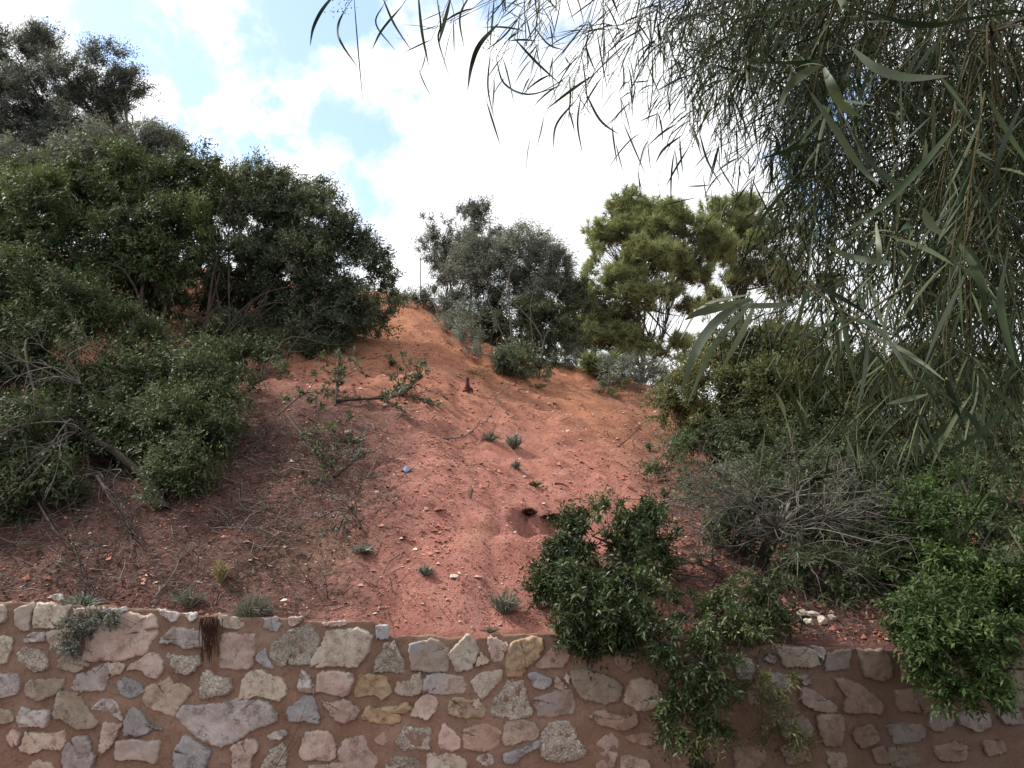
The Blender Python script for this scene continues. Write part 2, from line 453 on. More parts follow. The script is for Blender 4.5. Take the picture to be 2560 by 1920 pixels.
SM = {
 'cream': stone_material('cream_limestone', (.33, .262, .205), (.43, .36, .295), (.49, .435, .375), 20, .6, 0, .35),
 'rough': stone_material('rough_pitted_limestone', (.29, .237, .195), (.46, .40, .345), (.54, .49, .44), 34, 1.0, .30, .25),
 'pink':  stone_material('pinkish_stone', (.31, .22, .19), (.39, .29, .25), (.45, .36, .32), 12, .3, 0, .4),
 'grey':  stone_material('grey_stone', (.20, .175, .17), (.29, .255, .245), (.40, .35, .33), 14, .4, 0, .4),
 'blue':  stone_material('blue_grey_stone', (.19, .185, .195), (.265, .255, .262), (.34, .322, .32), 12, .3, 0, .3),
 'tan':   stone_material('tan_stone', (.27, .20, .152), (.37, .285, .228), (.43, .35, .295), 16, .5, 0, .45),
 'ochre': stone_material('ochre_stone', (.31, .19, .10), (.37, .265, .165), (.39, .325, .28), 16, .6, 0, .4),
 'olive': stone_material('olive_brown_stone', (.20, .16, .12), (.275, .225, .178), (.34, .285, .235), 16, .5, 0, .5),
 'brown': stone_material('brown_smeared_stone', (.20, .13, .095), (.29, .20, .155), (.36, .27, .22), 14, .5, 0, .7),
 'white': stone_material('white_stone', (.34, .29, .27), (.48, .42, .40), (.56, .52, .50), 24, .7, .12, .3),
 'two':   stone_material('two_tone_stone', (.36, .26, .19), (.31, .255, .23), (.25, .245, .26), 9, .4, 0, .3),
}
# outlines of the stones, in units of 0.3888 photo px from (0, 1480)
ST = '''cream:0,85 20,85 22,200 0,210
two:95,110 205,78 212,100 185,165 185,240 130,245 90,215
cream:235,80 440,95 410,165 350,225 220,235 225,150
tan:475,110 635,108 640,140 610,180 500,188 470,150
white:665,108 800,106 812,128 670,132
pink:560,230 600,200 690,180 730,165 800,150 900,165 975,155 992,200 990,270 945,350 930,390 820,410 740,430 620,428 550,420 570,370 565,290
white:140,300 200,265 290,262 285,315 150,335
tan:310,260 470,225 490,290 470,350 400,375 320,340 300,300
cream:0,292 65,295 60,380 40,440 0,462
rough:105,400 150,355 200,370 290,395 302,440 290,490 220,515 130,460
olive:365,490 400,420 450,400 500,405 560,470 490,515 430,500
pink:815,495 850,465 900,450 950,402 1000,400 1035,440 1030,520 1010,548 960,548 910,500 860,495
white:1065,405 1085,385 1120,395 1080,432
rough:1105,430 1140,405 1190,415 1240,405 1278,410 1280,465 1240,510 1200,530 1130,515 1105,470
grey:1035,290 1075,262 1100,235 1150,240 1330,255 1335,340 1320,372 1270,345 1180,370 1140,340 1040,330
white:1015,115 1070,115 1140,145 1135,190 1100,200 1080,170 1020,150
white:1190,140 1265,130 1265,170 1215,190
cream:1405,145 1500,160 1560,205 1540,235 1420,225 1400,190
blue:1700,180 1770,165 1805,210 1760,265 1690,230
pink:1865,165 1950,160 1950,185 1890,222 1860,215
pink:2075,200 2212,183 2222,212 2090,218
pink:1415,285 1530,275 1620,285 1625,400 1610,490 1500,498 1415,480 1430,400 1410,350
blue:1650,410 1700,370 1720,430 1755,485 1690,485 1645,440
rough:1735,335 1800,300 1950,210 2000,215 2035,300 2010,440 1960,465 1860,460 1790,480 1740,400
cream:2010,445 2070,350 2110,260 2300,255 2375,290 2350,400 2330,430 2300,475 2240,482 2150,470 2010,482
grey:0,535 110,530 128,590 110,650 0,690
olive:165,590 240,560 400,560 380,600 330,660 250,690 160,650
grey:460,615 510,510 560,520 640,470 700,460 690,540 660,620 470,632
blue:765,575 800,555 860,560 920,605 930,630 850,685 790,670 765,630
tan:915,660 940,620 1020,600 1090,560 1110,600 1150,585 1220,650 1190,690 1140,740 1100,795 1030,770 950,740 920,700
rough:1275,670 1290,560 1320,500 1380,545 1470,550 1475,620 1440,660 1360,675
cream:1545,690 1560,570 1600,525 1680,520 1790,560 1835,625 1820,670 1780,710 1650,670 1580,690
white:1910,600 1925,510 1990,550 2000,635 1950,645 1915,625
pink:2040,560 2060,520 2150,505 2250,520 2255,600 2230,660 2200,672 2110,660 2040,630
olive:345,770 370,655 495,655 530,715 560,760 615,830 580,870 500,880 460,850 370,820 340,790
white:590,750 640,705 720,690 770,770 785,820 720,805 650,770
blue:800,920 810,800 850,745 900,775 970,860 1030,872 1035,890 970,890 900,920
grey:1155,800 1190,740 1300,735 1430,720 1460,700 1560,710 1680,720 1740,790 1730,830 1600,890 1510,950 1420,985 1290,940 1220,880
white:120,800 150,735 190,770 300,760 302,820 280,870 220,855 130,865
olive:0,740 60,760 80,830 20,850 0,850
pink:41,940 70,895 125,905 120,980 70,990
tan:140,1000 170,905 210,920 400,895 410,960 380,1020 290,1010 210,1040 145,1035
grey:410,1030 450,950 540,935 580,990 575,1040 610,1060 580,1132 410,1140 400,1090
pink:640,960 660,840 690,855 785,850 745,920 700,990 650,1040 630,1000
two:740,1080 760,970 850,960 900,965 1010,960 1018,1040 990,1105 880,1080 800,1090
blue:1130,1020 1170,930 1240,960 1350,1030 1300,1150 1120,1170
pink:1490,1000 1560,965 1640,975 1660,1020 1620,1060 1600,1160 1490,1160
white:1720,920 1780,890 1840,890 1840,935 1740,940
blue:1840,760 1900,720 1940,680 2010,685 2045,790 2030,855 1960,840 1870,840
pink:2070,705 2140,725 2210,690 2240,705 2305,770 2280,810 2210,840 2160,830 2130,790 2100,750
pink:1930,1010 1960,910 2110,905 2140,980 2150,1060 2110,1090 1960,1085 1925,1050
rough:1680,1110 1730,1020 1800,990 1830,1060 1800,1180 1680,1180
tan:1990,1115 2150,1108 2200,1125 2170,1190 1980,1190
tan:180,1140 230,1080 320,1110 350,1180 180,1190
blue:2410,215 2490,210 2490,300 2420,290
rough:2405,515 2410,430 2460,390 2465,340 2540,345 2570,410 2580,480 2585,525 2490,510
two:2640,500 2635,340 2680,330 2780,310 2820,315 2880,360 2865,505 2750,508
cream:2895,400 2930,350 3010,285 3080,375 3075,430 3030,500 2930,510
tan:3082,385 3150,445 3120,460 3055,470
pink:3130,340 3150,295 3210,305 3270,335 3250,400 3230,440 3180,455 3145,390
ochre:3260,470 3280,350 3360,310 3440,290 3485,310 3490,390 3410,460 3340,545 3280,545
brown:3440,475 3500,430 3560,340 3650,360 3660,420 3610,480 3510,490
two:2730,650 2740,560 2790,525 2880,540 2970,540 2990,600 2970,650 2880,660
cream:3030,580 3070,525 3160,500 3210,505 3215,560 3180,620 3100,685 3065,640
ochre:2290,640 2310,560 2380,540 2470,550 2510,610 2520,650 2460,690 2400,660 2300,680
cream:2545,640 2560,585 2630,570 2650,530 2710,525 2710,650 2630,665 2560,655
rough:3160,760 3180,690 3220,660 3250,595 3300,565 3360,580 3385,690 3410,770 3390,800 3310,812 3180,800
blue:3400,530 3450,515 3540,550 3535,590 3490,620 3435,610
pink:3560,610 3582,552 3650,610 3600,632
two:3450,680 3580,650 3670,640 3695,740 3680,780 3570,800 3460,790
olive:3685,510 3740,500 3860,530 3990,580 4005,620 3980,690 3880,715 3780,690 3730,660 3690,580
tan:4030,620 4070,570 4140,560 4220,600 4250,670 4190,740 4100,760 4020,710
brown:3960,380 4010,350 4090,400 4080,470 4030,520 3950,450
pink:2640,800 2680,700 2730,665 2800,690 2800,760 2760,820
ochre:2335,820 2370,730 2420,760 2560,740 2600,710 2640,750 2580,790 2560,850 2420,840
ochre:2885,780 2900,690 2960,675 3020,700 3070,700 3125,760 3090,810 3000,815 2900,800
rough:2545,970 2600,870 2660,880 2760,890 2750,980 2750,1010 2600,1020
pink:2830,950 2850,850 2900,880 2950,960 2940,1020 2850,1020 2825,1000
brown:2985,900 3060,870 3150,855 3210,900 3210,1000 3090,1020 2990,1010
tan:3240,940 3260,850 3340,840 3430,840 3460,900 3450,945 3350,965 3310,985 3260,995
blue:3250,1050 3340,1020 3460,965 3465,1000 3360,1050 3290,1110 3250,1105
rough:3485,940 3530,860 3600,850 3650,840 3700,890 3720,960 3770,1010 3760,1050 3660,1085 3560,1090 3500,1060
pink:3830,1060 3850,960 3920,920 3975,970 3975,1040 3940,1130 3840,1130
brown:3800,790 3860,765 4010,800 4100,790 4100,850 4010,885 3860,850
pink:2180,1045 2220,960 2340,940 2360,1020 2430,1080 2400,1140 2220,1140
rough:2480,1090 2560,1060 2680,1065 2690,1130 2660,1180 2480,1180
cream:2750,1060 2800,1035 2900,1050 2990,1090 3000,1180 2760,1180
white:3060,1080 3120,1040 3170,1060 3170,1110 3100,1115
pink:2410,940 2460,905 2490,950 2460,985 2410,970
brown:4020,930 4110,910 4240,900 4250,960 4150,1000 4060,970
tan:4000,1080 4060,1060 4160,1090 4200,1160 4000,1170
pink:3620,550 3640,525 3670,545 3660,590
cream:5002,370 5062,355 5202,365 5242,390 5277,475 5162,480 5052,480 5027,420
white:5222,355 5302,362 5312,385 5290,440 5250,395
white:4912,440 4942,400 5002,420 4982,470
two:5312,400 5392,380 5462,378 5462,495 5382,500 5312,500
brown:5537,380 5692,370 5722,450 5742,540 5662,570 5562,540
brown:5787,410 5847,400 5852,480 5862,575 5812,550
white:5142,530 5192,530 5207,600 5161,605
white:4912,570 4962,520 5072,540 5082,600 5012,660 4932,640
pink:5162,620 5212,630 5322,690 5392,765 5272,775 5162,715
brown:5372,570 5432,565 5542,610 5632,680 5682,745 5672,780 5442,770 5427,720 5452,680
brown:5262,810 5332,795 5422,800 5422,930 5412,1000 5302,980 5272,900
grey:5712,870 5802,850 5932,850 5952,920 5912,960 5752,980
grey:6377,690 6502,665 6572,790 6572,850 6462,855 6422,790
white:6512,640 6584,600 6652,620 6652,740 6552,740
olive:6482,510 6652,500 6652,610 6502,620
grey:6172,780 6272,750 6372,790 6372,870 6292,890 6182,850
brown:5772,640 5932,620 6012,700 5972,780 5792,760
brown:5502,880 5602,850 5662,960 5552,1000 5492,940
tan:5322,1040 5432,1040 5452,1132 5352,1150
brown:6012,1000 6132,960 6222,1000 6202,1080 6052,1080
brown:6332,970 6452,960 6482,1040 6362,1060
brown:4732,1010 4892,990 4932,1090 4852,1150 4732,1130
tan:4802,640 4872,640 4882,710 4816,715
white:4732,450 4792,420 4852,470 4822,560 4752,560
olive:5732,1020 5872,1010 5922,1090 5812,1140 5712,1110
brown:6432,430 6602,420 6652,490 6452,490
brown:5912,400 6012,390 6032,480 5932,490
brown:4420,800 4520,780 4560,860 4470,900
tan:4540,480 4640,470 4660,560 4560,580
brown:5020,1010 5180,990 5220,1090 5060,1110
brown:5620,1010 5700,1000 5720,1090 5640,1110
grey:5990,770 6090,740 6130,830 6060,900 5980,860
brown:6100,560 6240,540 6300,640 6200,700 6100,660
olive:5020,840 5160,800 5230,880 5190,960 5050,950
white:340,20 380,12 400,45 350,55
white:2500,340 2530,320 2545,360 2510,375
pink:3040,700 3085,690 3100,730 3060,745
tan:690,470 740,450 800,480 780,530 720,530
pink:2000,590 2030,600 2025,650 1995,640'''

wall = thing('retaining_wall', 'rubble stone retaining wall with wide reddish mortar joints at the foot of the red slope', 'wall', (0, YW, 0))
WX0, WX1 = -6.6, 6.6
wx = np.arange(WX0, WX1+.001, .035)
wt = wall_top(wx) + .05*(fbm(wx*5, wx*0, 0, 5)-.5) + .02*(fbm(wx*19, wx*0, 0, 6)-.5)
nzr = 60
fr = np.linspace(0, 1, nzr)
XX = np.repeat(wx[None], nzr, 0); ZZ = fr[:, None]*wt[None]
YY = YW + .035*(fbm(XX*3.5, ZZ*3.5, 0, 41)-.5) + .028*(fbm(XX*14, ZZ*14, 0, 43)-.5)
top_r = np.array([.015, .05, .15, .38])
XX = np.vstack([XX, np.repeat(wx[None], 4, 0)])
ZZ = np.vstack([ZZ, wt[None]+np.array([.0, -.012, -.04, -.12])[:, None]])
YY = np.vstack([YY, YY[-1:]+top_r[:, None]])
Vw = np.stack([XX, YY, ZZ], -1); n0, n1 = Vw.shape[:2]
i = np.arange(n0-1)[:, None]*n1; j = np.arange(n1-1)[None]
MORTAR = mortar_material()
mesh('mortar', Vw.reshape(-1, 3), np.stack([i+j, i+j+1, i+n1+j+1, i+n1+j], -1).reshape(-1, 4), MORTAR, wall, smooth=True)

def stone(poly, mat, g, proud):
    """one rubble stone: traced outline, broken edge, uneven face"""
    poly = np.asarray(poly, float); c = poly.mean(0)
    seg = np.roll(poly, -1, 0)-poly; L = np.linalg.norm(seg, axis=1)
    per = L.sum(); n = int(np.clip(per/.016, 22, 84))
    cum = np.concatenate([[0], np.cumsum(L)])
    t = np.linspace(0, per, n, endpoint=False); k = np.searchsorted(cum, t, side='right')-1
    poly = c + (poly-c)*1.11; seg = seg*1.11
    o = poly[k] + seg[k]*((t-cum[k])/L[k])[:, None]
    o = .84*o + .08*np.roll(o, 1, 0) + .08*np.roll(o, -1, 0)
    j1 = g.normal(size=o.shape); o = o + j1*.0042 + .0045*(np.roll(j1, 2, 0)+np.roll(j1, 3, 0)+np.roll(j1, 4, 0))/1.7
    rings = [(1.02, .25), (1.0, -.45), (.965, -.88), (.9, -1.0), (.8, -1.02), (.68, -1.0), (.54, -1.03), (.4, -1.0), (.26, -1.02), (.13, -1.0)]
    sd_ = int(g.integers(1e6)); V = []
    rgh = .020 if mat in ('rough', 'white', 'ochre') else .008
    for s, d in rings:
        q = c + (o-c)*s
        y = YW + proud*d + (0 if s > 1 else rgh*2*(fbm(q[:, 0]*22, q[:, 1]*22, 0, sd_ % 999, 2)-.5)) + .02*(fbm(q[:, 0]*5, q[:, 1]*5, 3, sd_ % 777, 1)-.5)*(s < .99)
        V.append(np.stack([q[:, 0], y, q[:, 1]], -1))
    V = np.vstack(V + [np.array([[c[0], YW-proud, c[1]]])])
    m = len(rings); i = np.arange(m-1)[:, None]*n; j = np.arange(n)[None]; j2 = (j+1) % n
    Q = np.stack([i+j, i+n+j, i+n+j2, i+j2], -1).reshape(-1, 4)
    T = np.array([[(m-1)*n+a, m*n, (m-1)*n+(a+1) % n] for a in range(n)])
    ar = poly[:, 0]*np.roll(poly[:, 1], -1)-np.roll(poly[:, 0], -1)*poly[:, 1]
    if ar.sum() > 0: Q = Q[:, ::-1]; T = T[:, ::-1]
    mesh('stone', V, [Q, T], SM[mat], wall, smooth=False)

def wxz(cx, cy):
    p = P(np.asarray(cx)*.38879, 1480+np.asarray(cy)*.38879, YW-.02); return p[..., [0, 2]]
g2 = np.random.default_rng(4)
for line in ST.split('\n'):
    mat, pts = line.split(':')
    pp = np.array([[float(q) for q in w.split(',')] for w in pts.split()])
    if pp[:, 0].min() <= 1: pp[pp[:, 0] <= 1, 0] -= 60      # runs on past the picture's left edge
    stone(wxz(pp[:, 0], pp[:, 1]), mat, g2, g2.uniform(.014, .030))
# the wall goes on a little to either side
for side in (-1, 1):
    for a in range(5):
        for b in range(3):
            x0 = side*(3.95+a*.42+g2.uniform(-.05, .05)) if side > 0 else side*(4.12+a*.42+g2.uniform(-.05, .05)); z0 = .2+b*.34+g2.uniform(-.04, .04)
            an = np.sort(g2.uniform(0, 2*np.pi, 8)); rr = g2.uniform(.09, .16, 8)
            stone(np.stack([x0+rr*1.2*np.cos(an), z0+rr*np.sin(an)], -1), g2.choice(['pink', 'tan', 'grey', 'cream', 'brown']), g2, .03)
# ================================================================ vegetation
LAIK = 1.3
def yG(u, v, dy=0.0):
    return float(G(u, v)[1]) + dy

def Gs(u, v):
    d = rays(u, v); d = d/d[1]; ys_ = np.linspace(5.5, 22, 160)
    b = CAM[2]+d[2]*ys_ < height(d[0]*ys_, ys_, False)
    return float(ys_[b.argmax()]) if b.any() else None

def lob(u, v, ru, rv, y, k=1.0):
    """an ellipsoid of foliage: centre and half-axes in metres from its place in the view at distance y"""
    for dv in (.25, .75):                              # keep it in front of the slope it grows on
        g_ = Gs(u, v+rv*dv)
        if g_ is not None: y = min(y, g_ - .22*(ru+rv)*y/FPX)
    c = P(u, v, y); s = y/FPX
    return (c, np.array([ru*s, .5*(ru+rv)*s*k, rv*s]))

def buds(lobes, g, n=7):
    """breaks every lobe up into a core and smaller boughs of uneven size that stick out of it"""
    res = []
    for c, a in lobes:
        res.append((c, a*.80))
        for _ in range(n):
            d = rsph(1, g)[0]; d[2] = d[2]*.9+.15; d[1] -= .2; d = unit(d)
            res.append((c+d*a*g.uniform(.62, .92), np.array([a.mean()]*3)*.5*g.uniform(.55, 1.05)+a*.15*g.uniform(.4, 1.2)))
    return res

def rot_to(d, t):
    """bend unit vectors d towards t by a fraction given per row"""
    return unit(d + t)

def foliage(lobes, ll, lw, lai, g, twig=.30, per=11, up=.35, spread=.75, gaps=.44, gfreq=2.2, back=.28, shell=.30, clumpvar=.55, leafvar=.45, droop=0.0, ground=True, tw_mat=None, tufts=8):
    """leafy twigs spread through the outer part of every lobe; returns leaf vertices, quads, var, and twig segments"""
    lobes = buds(lobes, g)
    C = np.array([l[0] for l in lobes]); A = np.array([l[1] for l in lobes])
    p = 1.6; area = 4*np.pi*(((A[:, 0]*A[:, 1])**p+(A[:, 0]*A[:, 2])**p+(A[:, 1]*A[:, 2])**p)/3)**(1/p)
    ns = int(area.sum()*lai*LAIK/(ll*lw*.62*per*tufts))
    k = g.choice(len(C), ns, p=area/area.sum())
    d = rsph(ns, g)
    keep = (d[:, 1] < .15) | (g.random(ns) < back)
    k, d = k[keep], d[keep]; ns = len(k)
    rad = 1 - np.abs(g.normal(size=ns))*shell + .16*np.clip(g.normal(size=ns)-.8, 0, 2)
    rad *= .86 + .34*(fbm(d[:, 0]*2.3+k*7, d[:, 1]*2.3, d[:, 2]*2.3, 5, 2))
    pos = C[k] + d*A[k]*np.maximum(rad, .1)[:, None]
    nz_ = fbm(pos[:, 0]*gfreq, pos[:, 1]*gfreq, pos[:, 2]*gfreq, 91, 3)
    keep = nz_ > gaps + .02 + .10*(g.random(ns)-.5)
    if ground: keep &= (pos[:, 2] > height(pos[:, 0], pos[:, 1], False) + .05) | (pos[:, 1] < 5.49)
    # leave out most of what lies deep inside the crown, where no light and no eye gets
    mn = np.full(ns, 9.0)
    for c_, a_ in zip(C, A): mn = np.minimum(mn, np.linalg.norm((pos-c_)/a_, axis=1))
    keep &= (mn > .66) | (g.random(ns) < .22)
    pos, d, k = pos[keep], d[keep], k[keep]; ns = len(pos)
    # every spray is a handful of twigs from one point
    cvn = fbm(pos[:, 0]*1.5+9, pos[:, 1]*1.5, pos[:, 2]*1.5, 61, 2)
    sv = clumpvar*np.clip((cvn-.5)*2.4+.5, 0, 1) + (1-clumpvar)*g.random(ns)
    so = unit(unit(d/A[k])*.8 + np.array([0, 0, up]) + rsph(ns, g)*.55)
    ssz = g.uniform(.6, 1.35, ns)
    nt = ns*tufts
    rp = lambda z_: np.repeat(z_, tufts, 0)
    td = unit(rp(so) + rsph(nt, g)*.72)
    tl = twig*rp(ssz)*g.uniform(.6, 1.15, nt)
    pos = rp(pos) + rsph(nt, g)*.05*twig - td*tl[:, None]*.25
    sv = np.clip(rp(sv) + g.normal(size=nt)*.07, 0, 1); outw = rp(so)
    s = (np.arange(per)+.5)/per
    s = np.clip(s[None]**.8 + g.normal(size=(nt, per))*.03, 0.02, 1.02)
    q = pos[:, None] + td[:, None]*(tl[:, None]*s)[..., None]
    q[..., 2] -= droop*(s**2)*tl[:, None]
    ph = np.arange(per)*2.4 + g.random((nt, 1))*6.28
    a = unit(np.cross(td, rsph(nt, g))); b = np.cross(td, a)
    side = np.cos(ph)[..., None]*a[:, None] + np.sin(ph)[..., None]*b[:, None]
    ld = unit(td[:, None]*(1-spread*.6) + side*spread + rsph(nt*per, g).reshape(nt, per, 3)*.3)
    # blades turn their faces to the light: up and outwards
    nn = unit(np.array([0, 0, .75]) + outw[:, None]*.45 + rsph(nt*per, g).reshape(nt, per, 3)*.62)
    sd_ = unit(np.cross(ld, nn))
    L = ll*g.uniform(.5, 1.35, (nt, per))[..., None]; Wd = lw*g.uniform(.6, 1.25, (nt, per))[..., None]
    nrm = np.cross(sd_, ld)
    far = C[:, 1].mean() > 6.85                         # seen from so far, a blade is one triangle
    if far: L, Wd = L*1.12, Wd*1.12
    p0 = q; pm = q + ld*L*.48; p1 = q + ld*L + np.array([0, 0, -.12])*L
    V = np.stack([p0, pm + sd_*Wd*.5 + nrm*Wd*.12, p1, pm - sd_*Wd*.5 + nrm*Wd*.12], 2).reshape(-1, 3)
    nl = nt*per; Q = np.arange(nl*4).reshape(nl, 4)
    if far: V = np.stack([p0 - sd_*Wd*.34, pm + sd_*Wd*.6 + nrm*Wd*.15, p1], 2).reshape(-1, 3); Q = np.arange(nl*3).reshape(nl, 3)
    var = np.clip(sv[:, None]*(1-leafvar*.6) + leafvar*.6*g.random((nt, per)), 0, 1)
    return V, Q, np.repeat(var.ravel(), 3 if far else 4), (pos, td, tl)

def limbs(gm, base, lobes, r0, g, n_sub=5, crook=.18, lift=.4, bases=None):
    """trunk(s) and limbs: from the base up into every lobe, forking inside it"""
    base = np.asarray(base, float)
    for i, (c, a) in enumerate(lobes):
        b = base if bases is None else np.asarray(bases[i % len(bases)], float)
        v = c-b; L = np.linalg.norm(v)
        rr = r0*(.62 if i >= 3 else 1)
        m1 = b + v*.35 + np.array([0, 0, lift*L*.25]) + g.normal(size=3)*crook*L*.35
        m2 = b + v*.7 + np.array([0, 0, lift*L*.12]) + g.normal(size=3)*crook*L*.3
        pts = curve_pts([b - np.array([0, 0, .12]), m1, m2, c + g.normal(size=3)*a*.15], 14)
        tube(gm, pts, rr*g.uniform(.6, 1.0), r0*.18, 6, g.random(), .15)
        for s in range(n_sub):
            st = pts[g.integers(6, 14)]; en = c + rsph(1, g)[0]*a*g.uniform(.6, .95)
            w = en-st; ln = np.linalg.norm(w)
            tube(gm, curve_pts([st, st+w*.5+g.normal(size=3)*ln*.12+np.array([0, 0, .08*ln]), en], 8), r0*.24, r0*.05, 4, g.random(), .2)

def twigs_mesh(tw, frac, r, g, gm):
    pos, td, tl = tw
    for i in np.nonzero(g.random(len(pos)) < frac)[0]:
        b = pos[i]; L = tl[i]
        tube(gm, np.array([b-td[i]*L*.6, b+td[i]*L*.35+g.normal(size=3)*.02*L, b+td[i]*L*1.0]), r, r*.4, 3, g.random())

LM = {
 'olive':   leafmat('grey_green_olive_leaves', [(.0, (.052, .058, .052)), (.45, (.118, .128, .114)), (.8, (.19, .20, .182)), (1, (.26, .27, .245))], .5, .35, .18),
 'silver':  leafmat('silvery_olive_leaves', [(.0, (.075, .08, .068)), (.45, (.15, .158, .138)), (.8, (.23, .238, .215)), (1, (.30, .305, .275))], .5, .35, .18),
 'lentisk': leafmat('dark_lentisk_leaves', [(.0, (.032, .040, .026)), (.45, (.072, .086, .055)), (.75, (.118, .135, .085)), (1, (.18, .19, .13))], .42, .45, .2),
 'fresh':   leafmat('fresh_green_leaves', [(.0, (.030, .040, .021)), (.45, (.066, .085, .042)), (.75, (.102, .128, .058)), (1, (.155, .178, .09))], .42, .45, .25),
 'deep_green':   leafmat('deep_green_leaves', [(.0, (.024, .032, .017)), (.45, (.050, .065, .032)), (.75, (.084, .104, .050)), (1, (.14, .155, .085))], .45, .4, .2),
 'bright':  leafmat('bright_green_leaves', [(.0, (.020, .034, .013)), (.45, (.046, .074, .024)), (.75, (.076, .118, .038)), (1, (.12, .165, .065))], .45, .4, .22),
 'yellow':  leafmat('yellowish_green_leaves', [(.0, (.036, .042, .018)), (.45, (.080, .088, .038)), (.75, (.128, .128, .054)), (1, (.20, .175, .08))], .45, .4, .22),
 'glossy':  leafmat('glossy_dark_leaves', [(.0, (.017, .026, .012)), (.5, (.042, .060, .024)), (.8, (.082, .105, .042)), (1, (.14, .155, .075))], .34, .55, .15),
 'pine':    leafmat('pine_needles', [(.0, (.08, .092, .048)), (.4, (.18, .20, .10)), (.75, (.30, .32, .165)), (1, (.40, .41, .25))], .5, .3, .26),
 'dry':     leafmat('dry_grey_stems', [(.0, (.085, .078, .065)), (.5, (.15, .145, .125)), (1, (.24, .23, .19))], .8, .15, .1),
 'straw':   leafmat('straw_stems', [(.0, (.16, .12, .06)), (.5, (.26, .21, .11)), (1, (.36, .31, .18))], .8, .15, .1),
}
BARK = barkmat('grey_brown_bark', (.045, .036, .03), (.12, .10, .085))
DARKBARK = barkmat('dark_bark', (.022, .017, .014), (.06, .046, .037))
GREYBARK = barkmat('bare_grey_bark', (.07, .06, .052), (.175, .158, .14), 26)
PINEBARK = barkmat('pine_bark', (.035, .025, .02), (.10, .07, .05))
NLEAF = 0

def plant(name, label, cat, base, lobes, leaf, ll, lw, lai, seed, bark=BARK, r0=.05, bases=None, n_sub=4, tw=.05, twr=.004, group=None, crown='crown', trunk='trunk', lift=.4, crook=.18, limb_lobes=None, **kw):
    global NLEAF
    g = np.random.default_rng(seed)
    t = thing(name, label, cat, base, group)
    V, Q, var, tws = foliage(lobes, ll, lw, lai, g, **kw)
    NLEAF += len(Q)
    mesh(crown, V, Q, LM[leaf], t, var)
    gm = Geo(); limbs(gm, base, limb_lobes or lobes, r0, g, n_sub, crook, lift, bases)
    gm.build(trunk, bark, t, smooth=True)
    if tw:
        gt = Geo(); twigs_mesh(tws, tw, twr, g, gt); gt.build('twigs', bark, t, kind='stuff')
    return t

# -- upper left: the tall olive against the sky, a lower olive in front of it
Y0 = 15.0
plant('olive_tree', 'tall grey-green olive tree against the sky at the upper left of the hillside', 'tree', G(150, 700) if False else np.array([-7.6, 15.6, float(height(-7.6, 15.6))]),
      [lob(u, v, a, b, y) for u, v, a, b, y in [(65, 175, 95, 85, 15.2), (95, 115, 45, 38, 15.2), (-60, 210, 110, 110, 15.4), (10, 290, 130, 110, 15), (235, 205, 115, 72, 15), (310, 230, 55, 50, 15), (190, 290, 150, 90, 15.3), (290, 290, 60, 40, 15.2),
        (60, 400, 150, 100, 15), (170, 390, 130, 80, 14.8), (-80, 380, 120, 130, 15)]],
      'olive', .078, .021, 2.2, 101, r0=.09, tw=.04, twr=.006, up=.75, gaps=.40, twig=.36)
plant('olive_shrub', 'silvery olive shrub between the tall olive and the broad green lentisk', 'shrub', np.array([-6.3, 13.9, float(height(-6.3, 13.9))]),
      [lob(u, v, a, b, 13.7) for u, v, a, b in [(330, 360, 110, 62), (420, 390, 60, 50), (240, 420, 120, 70), (90, 460, 120, 80), (-20, 500, 110, 90), (450, 440, 50, 40)]],
      'silver', .07, .018, 2.5, 102, r0=.05, tw=.08, twr=.005, up=.8, gaps=.40, twig=.34)
# -- left: two broad lentisk trees whose crowns meet
lb = [G(u, v) for u, v in [(300, 880), (355, 885), (395, 890)]]
plant('lentisk_tree', 'broad green lentisk tree with bare dark stems in front of orange soil at the left', 'tree', lb[1],
      [lob(u, v, a, b, y) for u, v, a, b, y in [(130, 590, 170, 100, 11.2), (320, 520, 165, 95, 11.6), (430, 610, 130, 110, 11.3), (60, 690, 150, 95, 10.8), (230, 650, 150, 80, 11), (310, 455, 110, 50, 11.9), (470, 480, 110, 70, 11.9), (20, 530, 120, 80, 11.6), (-80, 640, 130, 130, 11.2), (380, 690, 110, 60, 11), (340, 775, 60, 40, 11.2), (250, 730, 80, 46, 11), (410, 760, 40, 40, 11.4), (170, 760, 90, 50, 10.6)]],
      'fresh', .068, .026, 2.7, 103, bark=DARKBARK, r0=.036, bases=lb, n_sub=4, gaps=.375, clumpvar=.65)
lb2 = [G(u, v) for u, v in [(482, 895), (505, 900), (545, 905), (580, 900)]]
plant('lentisk_tree', 'dark lentisk tree sloping down to the bare red ridge, right of the broad green one', 'tree', lb2[1],
      [lob(u, v, a, b, y) for u, v, a, b, y in [(600, 570, 130, 100, 12.4), (690, 505, 100, 68, 12.6), (780, 600, 105, 95, 12.5), (690, 660, 160, 90, 12.2), (870, 690, 85, 75, 12.4), (930, 700, 55, 70, 12.5), (830, 780, 105, 62, 11.9), (540, 500, 100, 62, 12.6), (940, 770, 48, 48, 12.2), (600, 690, 110, 60, 11.8), (790, 500, 40, 30, 12.7), (640, 455, 45, 30, 12.7), (840, 640, 80, 70, 12.5), (760, 700, 120, 70, 12.2), (880, 760, 70, 60, 12.2), (560, 640, 90, 60, 12.3), (730, 830, 90, 38, 11.4), (640, 770, 80, 40, 11.8), (500, 745, 46, 30, 11.9), (560, 830, 60, 22, 11.4), (450, 720, 60, 36, 12.0), (560, 745, 60, 34, 11.9), (690, 760, 90, 44, 11.8), (860, 830, 70, 34, 11.6)]],
      'lentisk', .068, .025, 2.8, 104, bark=DARKBARK, r0=.03, bases=lb2, n_sub=4, gaps=.375)
